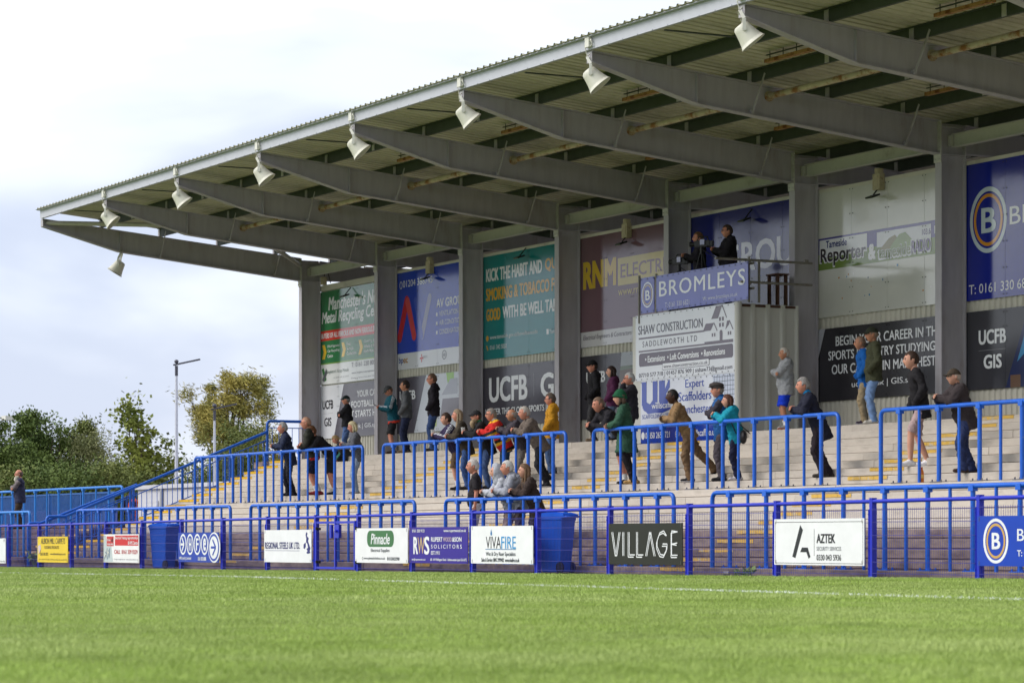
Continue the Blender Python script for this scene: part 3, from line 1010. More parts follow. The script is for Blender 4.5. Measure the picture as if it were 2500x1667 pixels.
P = fence_board('white AZTEK security services board with an angular A', -36.2, -33.86, .24, .92, (243, 244, 247))
for a in ((.012, .988, .035, .046), (.012, .988, .925, .936), (.012, .015, .035, .936), (.985, .988, .035, .936)):
    P.Rr(*a, BLK)
P.poly([(P.fx(a), P.fz(c)) for a, c in [(.21, .18), (.245, .15), (.33, .76), (.30, .87)]], (48, 50, 54), 2)
P.poly([(P.fx(a), P.fz(c)) for a, c in [(.30, .28), (.37, .28), (.395, .14), (.415, .18), (.385, .38), (.32, .38)]], (48, 50, 54), 2)
P.Rr(.455, .459, .20, .78, (60, 60, 66)); P.T('AZTEK', .485, .69, .48, .67, (40, 40, 46), bold=.03); P.T('SECURITY SERVICES', .485, .755, .315, .40, (110, 112, 118), bold=0); P.T('0330 043 5936', .485, .755, .105, .23, (30, 30, 34), bold=.015); P.done()
P = fence_board('blue BROMLEYS board with a round B badge at the right edge', -31.22, -28.8, .26, .93, (16, 66, 186))
cx, cz = P.fx(.17), P.fz(.5)
P.ring(cx, cz, .27, .30, .045, WHT, 2, wz=.04); P.ring(cx, cz, .205, .235, .035, (214, 170, 90), 2, wz=.035); P.text('B', cx - .085, cx + .1, cz - .105, cz + .105, WHT, bold=.03)
P.T('BROMLEYS', .36, .97, .5, .74, WHT, bold=.01); P.T('T: 0161 330 6821', .36, .75, .2, .32, WHT); P.done()
# ================================================================== wall adverts
def wall_board(label, i, z0, z1, rgb, x0=None, x1=None, Y=32.998):
    xa = colx(i) + 0.03 if x0 is None else x0
    xb = colx(i + 1) - 0.03 if x1 is None else x1
    t = thing('wall_advert', label, 'sign', (xa, Y, z0), 'large advert boards on the rear wall')
    cuts = [xa]
    n = 4
    for k in range(1, n):
        cuts.append(xa + (xb - xa) * k / n)
    cuts.append(xb)
    for a, b_ in zip(cuts[:-1], cuts[1:]):
        m = MB(); m.box(a + 0.003, b_ - 0.003, Y, Y + 0.02 + random.uniform(0, 0.004), z0, z1)
        m.build('board_panel', (printed if z0 > 4.95 else printed_low)(rgb), t)
    b = MB()
    for x in cuts:
        for k in range(6):
            z = z0 + 0.06 + (z1 - z0 - 0.12) * k / 5
            for s in (-0.05, 0.05):
                if xa < x + s < xb:
                    b.box(x + s - 0.010, x + s + 0.010, Y - 0.012, Y - 0.009, z - 0.010, z + 0.010)
    b.build('screws', m_black, t)['kind'] = 'stuff'
    return Panel(t, Y, printed if z0 > 4.95 else printed_low)
WT = (236, 238, 240)
ZU0, ZU1, ZL0, ZL1 = 5.12, 7.69, 3.43, 4.91
# bay 0
P = wall_board("green metal recycling advert, upper left end of the stand", 0, 4.97, 7.57, (232, 234, 234))
x0, x1 = colx(0) + .03, colx(1) - .03
P.rect(x0, x1, 5.56, 7.57, (44, 122, 72), 1); P.rect(x0, x1, 5.53, 5.565, (120, 160, 60), 2)
P.text("Manchester's No.1", -73.3, -69.8, 7.03, 7.40, WT, bold=.03, shear=.18); P.text('Metal Recycling Centre', -73.75, -69.55, 6.58, 6.99, WT, bold=.03, shear=.18)
P.rect(-73.85, x1, 6.19, 6.47, (214, 50, 36), 2); P.text('BUYERS OF ALL FERROUS AND NON FERROUS SCRAP', -73.78, -69.9, 6.26, 6.40, WT, bold=.03, shear=.15)
for xc, ls in ((-73.72, ('DVLA Approved', 'Car Recycling', 'Centre')), (-72.42, ('Free', 'Vehicle', 'Collection')), (-71.3, ('Covering the', 'Whole of the', 'North West'))):
    P.poly([(xc, 5.68), (xc + .17, 5.68), (xc + .29, 5.88), (xc + .17, 6.08), (xc, 6.08), (xc + .1, 5.88)], (232, 190, 40), 2)
    for k, s in enumerate(ls):
        P.text(s, xc + .36, xc + .36 + .062 * len(s), 5.97 - .13 * k, 6.06 - .13 * k, WT, bold=.02)
P.poly([(-73.75, 5.40), (-73.62, 5.44), (-73.42, 5.10), (-73.55, 5.05)], (60, 130, 60), 2); P.poly([(-73.45, 5.42), (-73.36, 5.30), (-73.6, 5.04), (-73.72, 5.10)], (96, 100, 104), 3)
P.text("Singleton's Scrap Metals", -73.4, -71.95, 5.24, 5.36, (110, 130, 120), bold=0); P.text('we recycle quick, we reward', -72.95, -71.95, 5.10, 5.16, (130, 136, 140), bold=0)
P.text('T: 0161 220 8058', -71.75, -70.1, 5.36, 5.49, (110, 106, 120), bold=0); P.text('www.singletonsscrapmetal.co.uk', -71.75, -69.9, 5.16, 5.23, (130, 130, 140), bold=0); P.text('Bredbury Street, Openshaw, Manchester', -71.75, -69.9, 5.03, 5.08, (140, 140, 150), bold=0)
P.done()
P = wall_board('white and charcoal UCFB advert beside the leftmost column', 0, 3.45, 4.93, (222, 224, 230))
P.poly([(-72.95, 3.45), (x1, 3.45), (x1, 4.93), (-72.27, 4.93)], (92, 88, 98), 1)
P.text('UCFB', -73.7, -72.98, 4.28, 4.52, (56, 56, 62), bold=.03); P.text('GIS', -73.58, -73.1, 3.80, 4.03, (56, 56, 62), bold=.03); P.rect(-73.72, -73.0, 4.15, 4.157, (170, 172, 178), 2)
P.text('YOUR CAREER', -71.4, -69.6, 4.53, 4.70, WT, bold=.02); P.text('IN FOOTBALL', -72.15, -70.3, 4.25, 4.42, WT, bold=.02); P.text('SPORT STARTS HERE', -72.5, -69.7, 3.98, 4.16, WT, bold=.02); P.text('ucfb.ac.uk | GIS.sport', -72.3, -69.8, 3.64, 3.80, WT, bold=.01); P.done()
# bay 1
x0, x1 = colx(1) + .03, colx(2) - .03
P = wall_board('blue AV GROUP advert with a red and grey chevron logo', 1, ZU0, ZU1, (224, 226, 232))
P.rect(x0, x1, 5.55, ZU1, (18, 62, 184), 1); P.text('01204 388745', -68.5, -66.74, 7.29, 7.47, WT, bold=.0)
P.ring(-68.62, 7.36, .08, .1, .02, WT, 2)
P.stroke([(-68.7, 5.98), (-68.27, 6.93)], .27, (190, 14, 30), 2); P.stroke([(-68.22, 6.90), (-67.83, 5.98)], .26, (205, 70, 70), 2)
P.stroke([(-67.35, 5.95), (-66.9, 6.92)], .22, (136, 136, 176), 2); P.stroke([(-67.75, 6.9), (-67.38, 5.95)], .2, (60, 84, 190), 2)
P.text('AV GROUP', -66.5, -64.9, 6.62, 6.84, WT, bold=.02)
for k, s in enumerate(('VENTILATION', 'AIR CONDITIONING', 'CONDENSATION')):
    P.text(s, -66.33, -66.33 + .098 * len(s), 6.39 - .235 * k, 6.52 - .235 * k, WT, bold=0); P.rect(-66.52, -66.44, 6.40 - .235 * k, 6.49 - .235 * k, WT, 2)
P.text('bpec', -68.75, -68.2, 5.25, 5.46, (40, 70, 150), bold=.02); P.text('ec', -68.47, -68.2, 5.29, 5.41, (200, 150, 60), bold=.02, lift=4)
P.rect(-67.40, -67.35, 5.26, 5.47, (200, 60, 60), 2); P.rect(-67.48, -67.27, 5.34, 5.39, (200, 60, 60), 3); P.text('RECC', -67.25, -67.02, 5.36, 5.42, (120, 120, 130), bold=0)
P.ring(-66.05, 5.38, .13, .12, .02, (90, 94, 110), 2); P.text('HA', -66.12, -65.97, 5.33, 5.43, (90, 94, 110), bold=0)
P.done()
P = wall_board('charcoal and white advert with green shapes behind three standing men', 1, ZL0, ZL1, (206, 212, 220))
P.poly([(x0, ZL0), (-67.83, ZL0), (-67.11, ZL1), (x0, ZL1)], (70, 66, 76), 1); P.text('UCFB', -68.7, -67.75, 4.32, 4.55, WT, bold=.03)
P.poly([(-66.85, 3.6), (-66.5, 3.55), (-66.45, 4.2), (-66.62, 4.45), (-66.85, 4.1)], (168, 196, 90), 2); P.poly([(-66.95, 3.5), (-66.6, 3.5), (-66.7, 3.9), (-66.95, 3.95)], (150, 190, 110), 3)
P.poly([(-65.95, 4.91), (-65.5, 4.91), (-65.5, 4.5), (-65.85, 4.62)], (150, 200, 90), 2); P.poly([(-66.3, 3.75), (-65.2, 3.75), (-65.2, 4.25), (-66.15, 4.25)], (128, 124, 134), 2); P.poly([(-66.2, 4.35), (-65.7, 4.75), (-65.3, 4.75), (-65.3, 4.35)], (170, 174, 186), 2)
P.done()
# bay 2
x0, x1 = colx(2) + .03, colx(3) - .03
P = wall_board('teal KICK THE HABIT stop-smoking advert', 2, ZU0, ZU1, (0, 128, 128))
YL = (222, 170, 44)
P.text('KICK THE HABIT AND', -63.71, -60.77, 7.06, 7.37, WT, bold=.035); P.text('QUIT', -60.62, -59.7, 7.06, 7.37, YL, bold=.035)
P.text('SMOKING & TOBACCO FOR', -63.71, -59.7, 6.58, 6.88, YL, bold=.035); P.text('GOOD', -63.69, -62.94, 6.08, 6.37, YL, bold=.035); P.text('WITH BE WELL TAMESIDE', -62.82, -59.2, 6.09, 6.38, WT, bold=.035)
P.text('www.tameside.gov.uk/bewelltameside', -63.5, -61.0, 5.58, 5.71, WT, bold=0); P.text('0161 342 5050', -63.5, -62.6, 5.35, 5.46, WT, bold=0); P.disc(-63.64, 5.64, .07, .07, YL, 2); P.stroke([(-63.67, 5.45), (-63.62, 5.36)], .05, YL, 2)
P.text('Tameside', -60.4, -59.8, 5.56, 5.66, WT, bold=0); P.rect(-60.55, -60.44, 5.55, 5.68, WT, 2); P.done()
P = wall_board('charcoal advert with the largest white UCFB lettering', 2, ZL0, ZL1, (74, 71, 80))
P.text('UCFB', -63.55, -61.52, 4.05, 4.64, WT, bold=.035); P.rect(-61.2, -61.185, 4.1, 4.65, (150, 150, 156), 2); P.text('GIS', -60.85, -59.45, 4.06, 4.62, WT, bold=.035); P.text('MASTER THE GLOBAL SPORTS INDUSTRY', -63.75, -59.5, 3.73, 3.88, WT, bold=.02); P.done()
# bay 3
x0, x1 = colx(3) + .03, colx(4) - .03
P = wall_board('maroon RNM ELECTRICAL advert with a yellow logo', 3, ZU0, ZU1, (214, 212, 214))
P.rect(x0, x1, 5.48, ZU1, (112, 82, 92), 1); P.text('RNM', -58.75, -57.2, 6.50, 7.10, (214, 178, 46), bold=.045); P.rect(-57.12, x1, 6.45, 7.08, (204, 184, 96), 2); P.text('ELECTRICAL', -57.0, -53.95, 6.62, 6.93, (132, 102, 112), bold=.02)
P.text('www.rnmelectrical.co.uk', -57.1, -54.2, 6.22, 6.40, (212, 190, 110), bold=.01); P.text('Electrical Engineers & Contractors', -58.74, -56.5, 5.26, 5.40, (96, 84, 96), bold=0, shear=.15); P.done()
P = wall_board('black UCFB advert behind the man in the black cap', 3, ZL0, ZL1, (58, 56, 62))
P.text('UCFB', -58.6, -57.71, 4.28, 4.53, WT, bold=.03)
P.poly([(-57.2, ZL0), (-55.8, ZL0), (-55.8, ZL1), (-56.95, ZL1)], (96, 112, 92), 1); P.poly([(-57.1, 4.1), (-55.8, 4.0), (-55.8, 4.55), (-57.02, 4.5)], (96, 84, 76), 2); P.poly([(-57.0, 4.6), (-55.8, 4.6), (-55.8, ZL1), (-56.95, ZL1)], (150, 156, 160), 3)
P.done()
# bay 4
x0, x1 = colx(4) + .03, colx(5) - .03
P = wall_board('navy GROUP advert behind the camera gantry', 4, ZU0, ZU1, (24, 34, 116))
P.rect(x0, x1, ZU0, 6.18, (16, 22, 84), 1)
P.text('GROUP', -52.6, -49.3, 6.34, 6.95, (226, 226, 234), bold=.03); P.text('Drilling & Processing Since 1984', -53.4, -49.1, 5.97, 6.12, (200, 202, 216), bold=.0); P.done()
# bay 5
x0, x1 = colx(5) + .03, colx(6) - .03
P = wall_board('white Tameside Reporter and radio advert', 5, 5.14, 7.72, (214, 214, 206))
P.rect(x0, x1, 6.43, 6.76, (84, 78, 150), 1); P.rect(x0, x1, 6.11, 6.43, (112, 138, 58), 1)
P.rect(-48.88, -47.2, 6.36, 6.72, (232, 234, 238), 2); P.text('Tameside', -48.65, -47.9, 6.55, 6.69, (40, 50, 120), bold=.03)
P.text('Reporter', -48.88, -47.19, 6.15, 6.57, (236, 236, 240), bold=.045, lift=3); P.text('Reporter', -48.84, -47.23, 6.18, 6.54, (44, 38, 46), bold=.025, lift=5)
P.text('&', -47.16, -46.9, 6.19, 6.48, (236, 236, 240), bold=.05)
P.rect(-46.86, -45.06, 6.40, 6.70, (226, 228, 236), 2)
P.poly([(-46.75, 6.36), (-46.45, 6.55), (-46.25, 6.60), (-46.0, 6.40), (-46.0, 6.3), (-46.75, 6.3)], (136, 130, 76), 3); P.poly([(-46.4, 6.38), (-46.1, 6.60), (-45.9, 6.62), (-45.6, 6.40), (-45.6, 6.3), (-46.4, 6.3)], (134, 160, 96), 4)
P.text('tameside', -46.84, -45.7, 6.15, 6.42, (232, 234, 238), bold=.045, lift=5); P.text('tameside', -46.80, -45.73, 6.18, 6.40, (126, 142, 100), bold=.02, lift=7)
P.text('RADIO', -45.72, -45.04, 6.16, 6.45, (232, 234, 238), bold=.045, lift=5); P.text('RADIO', -45.69, -45.07, 6.19, 6.43, (110, 98, 150), bold=.02, lift=7); P.text('103.6', -45.35, -45.07, 6.51, 6.62, (110, 98, 150), bold=.02); P.text('FM', -44.95, -44.72, 6.5, 6.65, WT, bold=.02)
srt = random.Random(5)
for k in range(16):
    x = srt.uniform(-48.3, -44.9); z = srt.uniform(5.2, 5.95) if k > 2 else srt.uniform(5.75, 6.05)
    w = srt.uniform(.02, .05); h = srt.uniform(.02, .05); c = srt.choice([(60, 130, 180), (200, 140, 60), (120, 130, 140), (230, 230, 230), (70, 140, 190)])
    P.poly([(x, z), (x + w, z + .01), (x + w * .9, z + h), (x - .01, z + h * .9)], c, 3)
P.done()
P = wall_board('black BEGIN YOUR CAREER advert with white capitals', 5, ZL0, ZL1, (50, 49, 54))
P.poly([(x0, 4.91), (-48.68, 4.91), (x0, 4.22)], (190, 192, 200), 1)
P.text('BEGIN YOUR CAREER IN THE', -48.3, -44.72, 4.54, 4.73, WT, bold=.02); P.text('SPORTS INDUSTRY STUDYING', -48.56, -44.92, 4.26, 4.44, WT, bold=.02); P.text('OUR CAMPUS IN MANCHESTER', -48.44, -44.6, 3.97, 4.16, WT, bold=.02); P.text('ucfb.ac.uk | GIS.sport', -47.73, -45.3, 3.64, 3.80, WT, bold=.01); P.done()
# bay 6
x0, x1 = colx(6) + .03, colx(7) - .03
P = wall_board('royal blue BROMLEYS advert with a large round B badge', 6, ZU0, ZU1, (12, 34, 150))
P.ring(-43.27, 6.60, .56, .62, .085, (206, 220, 228), 2, wz=.085); P.ring(-43.27, 6.60, .44, .49, .07, (224, 152, 40), 2, wz=.065); P.text('B', -43.48, -43.03, 6.37, 6.82, (206, 220, 228), bold=.03)
P.text('BROMLEYS', -42.62, -39.4, 6.44, 6.78, WT, bold=.01); P.text('T: 0161 330 6821', -43.86, -41.9, 5.24, 5.42, WT, bold=0); P.done()
P = wall_board('charcoal UCFB and GIS advert at the right edge of the photo', 6, ZL0, ZL1, (62, 62, 68))
P.text('UCFB', -43.56, -42.73, 4.28, 4.54, WT, bold=.035); P.text('GIS', -43.41, -42.86, 3.82, 4.07, WT, bold=.035); P.rect(-43.56, -42.74, 4.16, 4.166, (150, 150, 156), 2)
P.poly([(-42.75, ZL0), (-42.2, 4.6), (-41.9, ZL1), (-40.0, ZL1), (-40.0, ZL0)], (34, 44, 86), 1); P.poly([(-42.4, 3.9), (-42.2, 4.35), (-42.1, 4.7), (-41.95, 4.2)], (60, 140, 190), 2); P.rect(-42.6, -42.3, 3.43, 3.66, (110, 84, 66), 2); P.done()

# ================================================================== camera gantry
GX0, GX1, GY = -52.86, -48.72, 30.9
m_gant = mat('gantry_cladding', S(204, 203, 196), rough=0.5, spec=0.35, var=0.06, scale=1.3, dirt=S(164, 158, 146), dscale=1.2, dirt_lo=0.56, dirt_hi=0.8, stretch=(1, 1, 0.35))
m_scaf = mat('scaffold_tube', S(128, 124, 116), rough=0.45, spec=0.5, var=0.15, scale=9, dirt=S(110, 84, 64), dscale=6, dirt_lo=0.55, dirt_hi=0.7)
m_wood = mat('brown_timber', S(84, 58, 48), rough=0.7, spec=0.3, var=0.2, scale=3, stretch=(8, 8, 1))
gan = thing('camera_gantry', 'clad box platform for the cameras standing against the rear wall', 'gantry', (GX0, GY, 2.62))
b = MB(); b.box(GX0, GX1 - 0.02, GY, GY + 0.02, 2.66, 5.36); b.box(GX0, GX0 + 0.02, GY + 0.02, 32.35, 2.66, 5.36); b.build('front_panel', m_gant, gan)
b = MB()
# deep-profiled side sheets
yy = GY + 0.02
prof = []
for k in range(4):
    prof += [(yy + k * 0.36, 0.0), (yy + k * 0.36 + 0.05, 0.0), (yy + k * 0.36 + 0.085, -0.05), (yy + k * 0.36 + 0.31, -0.05), (yy + k * 0.36 + 0.345, 0.0)]
prof.append((32.38, 0.0))
v = [(GX1 + d, y, z) for z in (2.80, 5.36) for y, d in prof]
n_ = len(prof)
b.add(v, [(i, i + 1, i + 1 + n_, i + n_) for i in range(n_ - 1)])
b.build('side_sheet', m_gant, gan)
b = MB(); b.tube([(GX1 + 0.0, GY + 0.03, 2.72), (GX1 + 0.0, GY + 0.03, 5.38)], 0.075, 14); b.box(GX1 - 0.22, GX1 - 0.02, GY - 0.012, GY, 2.70, 5.37); b.build('corner_trim', m_gant, gan)
b = MB(); b.box(GX0 + 0.01, GX1 - 0.03, GY + 0.03, 32.36, 5.30, 5.35); b.build('deck', m_wood, gan)
b = MB(); b.box(GX1 - 0.6, GX1 - 0.05, GY + 0.1, GY + 0.5, 2.4, 2.7); b.build('footing', m_black, gan)
# scaffold guard rail
def coupler(b, c):
    c = Vector(c); b.box(c.x - 0.04, c.x + 0.04, c.y - 0.045, c.y + 0.045, c.z - 0.045, c.z + 0.045); b.tube([c + Vector((0.03, -0.07, -0.02)), c + Vector((0.03, 0.05, -0.02))], 0.014, 6)
gr = thing('scaffold_railing', 'scaffold tube railing round the camera platform', 'railing', (GX0, GY, 5.36))
for nm, p0, p1 in (('standard', (-52.55, GY - 0.02, 5.2), (-52.55, GY - 0.02, 6.22)), ('standard', (-51.83, GY - 0.03, 5.38), (-51.83, GY - 0.03, 6.2)), ('standard', (-48.36, GY + 0.05, 5.36), (-48.36, GY + 0.05, 6.26)), ('standard', (-48.45, 31.25, 5.36), (-48.45, 31.25, 6.2)),
                   ('ledger', (-52.7, GY + 0.06, 6.12), (-48.2, GY + 0.06, 6.12)), ('ledger', (-52.7, GY + 0.06, 5.62), (-48.2, GY + 0.06, 5.62)), ('ledger', (-48.42, 30.2, 6.2), (-48.42, 32.5, 6.2)), ('ledger', (-48.42, 30.8, 5.76), (-48.42, 32.5, 5.76))):
    b = MB(); b.tube([p0, p1], 0.026, 10); b.build(nm, m_scaf, gr)
for c in ((-52.55, GY + 0.02, 6.12), (-52.55, GY + 0.02, 5.62), (-51.83, GY + 0.02, 6.12), (-51.83, GY + 0.02, 5.6), (-48.38, GY + 0.05, 6.16), (-48.40, GY + 0.05, 5.74), (-48.42, 32.35, 6.22)):
    b = MB(); coupler(b, c); b.build('coupler', m_scaf, gr)
def banner(label, x0, x1, z0, z1, rgb, y):
    t = thing('banner', label, 'sign', (x0, y, z0), 'banners on the camera gantry')
    m = MB(); m.box(x0, x1, y, y + 0.012, z0, z1); m.build('sheet', printed(rgb, 'vinyl'), t)
    b = MB()
    k = int((x1 - x0) / 0.22)
    for i in range(k + 1):
        x = x0 + 0.03 + (x1 - x0 - 0.06) * i / k
        for z in (z0 + 0.03, z1 - 0.03):
            b.box(x - 0.012, x + 0.012, y - 0.008, y - 0.006, z - 0.012, z + 0.012)
    b.build('eyelets', m_black, t)['kind'] = 'stuff'
    return Panel(t, y, lambda c: printed(c, 'vinyl'))
PB = (84, 92, 176)
P = banner('long violet-blue BROMLEYS banner on the gantry railing', -51.78, -48.22, 5.40, 6.15, PB, GY - 0.06)
P.text('BROMLEYS', -51.66, -48.32, 5.70, 6.02, WT, bold=.012, space=1.12); P.text('T: 0161 330 6821', -51.42, -50.45, 5.46, 5.56, (216, 218, 236), bold=0); P.text('W: www.bromleys.co.uk', -49.93, -48.60, 5.47, 5.57, (216, 218, 236), bold=0); P.rect(-50.02, -50.015, 5.42, 5.7, (60, 64, 140), 2); P.done()
P = banner('narrow violet-blue panel with the round B badge on the gantry', -52.42, -51.87, 5.40, 6.15, PB, GY - 0.06)
P.ring(-52.14, 5.78, .235, .27, .03, WT, 2); P.ring(-52.14, 5.78, .185, .215, .026, (196, 170, 120), 2); P.text('B', -52.22, -52.04, 5.67, 5.87, WT, bold=.02); P.done()
P = banner('white SHAW CONSTRUCTION banner with house outlines', -52.7, -48.75, 3.98, 5.37, (222, 225, 230), GY - 0.02)
GRY = (96, 84, 92); DK = (62, 56, 64)
P.text('SHAW CONSTRUCTION', -52.59, -49.99, 4.96, 5.15, DK, bold=.015); P.rect(-52.57, -49.95, 4.86, 4.895, GRY, 2); P.rect(-49.96, -49.92, 4.86, 4.9, GRY, 3)
P.text('SADDLEWORTH LTD', -52.41, -50.21, 4.69, 4.81, DK, bold=0, space=1.4); P.rect(-52.57, -48.83, 4.585, 4.62, GRY, 2)
P.rrect(-52.56, -48.83, 4.28, 4.56, .06, (84, 72, 80), 1); P.text('• Extensions  • Loft Conversions  • Renovations', -52.3, -49.13, 4.36, 4.49, WT, bold=.025)
P.rrect(-51.6, -49.73, 4.165, 4.31, .03, DK, 3); P.rrect(-51.585, -49.745, 4.175, 4.30, .03, (228, 230, 234), 4); P.text('www.shawconstruction.co.uk', -51.54, -49.79, 4.20, 4.275, DK, bold=.01, lift=6)
P.text('07710 577 718 | 01457 876 909 | sishaw73@gmail.com', -52.56, -48.86, 4.025, 4.145, DK, bold=.015)
P.poly([(-49.66, 5.10), (-49.40, 5.10), (-49.24, 5.36), (-49.48, 5.35)], GRY, 2); P.stroke([(-49.24, 5.35), (-49.07, 5.09)], .03, GRY, 2, False)
P.poly([(-49.98, 4.87), (-49.68, 4.87), (-49.55, 5.02), (-49.87, 5.02)], GRY, 2); P.stroke([(-49.56, 5.02), (-49.43, 4.85)], .03, GRY, 2, False)
P.poly([(-49.12, 4.85), (-48.98, 4.95), (-48.96, 5.03), (-49.06, 5.03)], GRY, 2); P.stroke([(-48.97, 5.03), (-48.83, 4.84)], .03, GRY, 2, False)
P.rect(-49.92, -48.83, 4.62, 4.65, GRY, 3); P.rect(-49.34, -49.23, 4.65, 4.80, GRY, 2); P.disc(-49.285, 4.80, .055, .06, GRY, 3)
for x in (-49.36, -49.25): P.rect(x, x + .07, 5.04, 5.12, GRY, 2); P.rect(x, x + .07, 4.92, 5.0, GRY, 2)
for x in (-49.64, -49.55, -49.03, -48.95): P.rect(x, x + .05, 4.74, 4.81, GRY, 2)
P.done()
P = banner('white and blue scaffolding banner low on the gantry', -52.5, -48.72, 2.64, 3.975, (220, 224, 234), GY - 0.015)
BU = (36, 66, 166)
P.rect(-52.5, -48.72, 2.64, 2.98, BU, 1)
P.stroke([(-52.35, 3.95), (-52.35, 3.45), (-52.1, 3.36), (-51.9, 3.5), (-51.9, 3.95)], .2, BU, 2, False); P.stroke([(-51.62, 3.95), (-51.62, 3.36)], .24, BU, 2, False); P.poly([(-51.62, 3.62), (-51.35, 3.95), (-51.3, 3.95), (-51.3, 3.80), (-51.45, 3.66), (-51.25, 3.34), (-51.5, 3.34)], BU, 3); P.poly([(-52.42, 3.4), (-52.2, 3.27), (-51.9, 3.28), (-51.6, 3.27), (-51.3, 3.33), (-51.3, 3.48), (-52.42, 3.48)], BU, 2)
P.text('willscaff', -52.04, -51.25, 3.37, 3.50, WT, bold=.01, lift=5); P.text('SCAFFOLDING LTD', -52.43, -51.32, 3.17, 3.26, BU, bold=.01)
P.text('Expert', -50.68, -49.94, 3.70, 3.92, BU, bold=.015); P.text('Scaffolders', -50.95, -49.66, 3.48, 3.67, BU, bold=.015); P.text('Manchester', -50.92, -49.65, 3.22, 3.39, BU, bold=.015)
P.text('07850 265 0721', -52.3, -51.3, 2.75, 2.88, WT, bold=.01); P.disc(-52.4, 2.815, .07, .08, WT, 2); P.ring(-51.0, 2.81, .08, .09, .012, WT, 2); P.stroke([(-51.08, 2.81), (-50.92, 2.81)], .012, WT, 2, False); P.text('www.willscaff.co.uk', -50.85, -49.45, 2.74, 2.88, WT, bold=.01)
P.rect(-49.6, -48.74, 3.05, 3.96, (196, 204, 222), 2)
for k in range(9):
    P.rect(-49.55 + .1 * k, -49.54 + .1 * k, 3.06, 3.95, (60, 66, 72), 3)
for k in range(10):
    P.rect(-49.6, -48.74, 3.08 + .092 * k, 3.09 + .092 * k, (74, 80, 86), 4)
P.done()
# timber desk on the gantry
t = thing('wooden_frame', 'narrow brown wooden frame at the right of the camera platform', 'stand', (-49.0, 32.05, 5.352))
for x, y in ((-49.15, 31.95), (-48.85, 31.95), (-49.15, 32.15), (-48.85, 32.15)):
    b = MB(); b.box(x - 0.035, x + 0.035, y - 0.025, y + 0.025, 5.352, 5.98); b.build('leg', m_wood, t)
b = MB(); b.box(-49.2, -48.8, 31.9, 32.2, 5.98, 6.01); b.build('top', m_wood, t)
# cameras
m_cam = mat('camera_black', S(24, 24, 26), rough=0.45, spec=0.5, var=0.1)
m_lens = mat('lens_glass', S(60, 70, 120), rough=0.1, spec=0.8, ior=1.8)
def video_camera(label, x, y, z, ang):
    t = thing('video_camera', label, 'camera', (x, y, z - 1.1), 'video cameras on the gantry')
    M_ = Matrix.Rotation(ang, 4, 'Z')
    def bx(b, *a): b.box(*a)
    def put(nm, mb, mt):
        o = bpy.data.objects.new(nm, mb.mesh(nm, mt)); o.parent = t; o.location = (0, 0, 1.1); o.rotation_euler = (0, 0, ang); col.objects.link(o)
    b = MB(); b.box(-0.2, 0.14, -0.06, 0.06, 0.02, 0.15); b.box(-0.26, -0.2, -0.05, 0.05, 0.03, 0.14); b.tube([(-0.15, 0, 0.15), (-0.13, 0, 0.23), (0.06, 0, 0.23), (0.1, 0, 0.15)], 0.014, 8); put('body', b, m_cam)
    b = MB(); b.tube([(0.14, 0, 0.085), (0.24, 0, 0.085), (0.26, 0, 0.085)], 0.05, 14, radii=[0.045, 0.05, 0.056]); put('lens', b, m_cam)
    b = MB(); b.box(-0.1, 0.0, 0.07, 0.09, 0.06, 0.17); put('screen', b, m_lens)
    b = MB(); b.tube([(0, 0, -0.12), (0, 0, 0.02)], 0.035, 10); b.tube([(-0.03, 0, -0.04), (-0.3, 0.03, -0.2)], 0.01, 6); put('tripod_head', b, m_cam)
    for k in range(3):
        a = k * 2.094
        b = MB(); b.tube([(0.03 * math.cos(a), 0.03 * math.sin(a), -0.1), (0.3 * math.cos(a), 0.3 * math.sin(a), -1.1)], 0.014, 8); put('leg', b, m_cam)
video_camera('black video camera on a tripod left of the young cameraman', -52.35, 31.75, 6.46, R(200))
video_camera('video camera on a tripod between the two men on the gantry', -50.72, 31.3, 6.66, R(215))

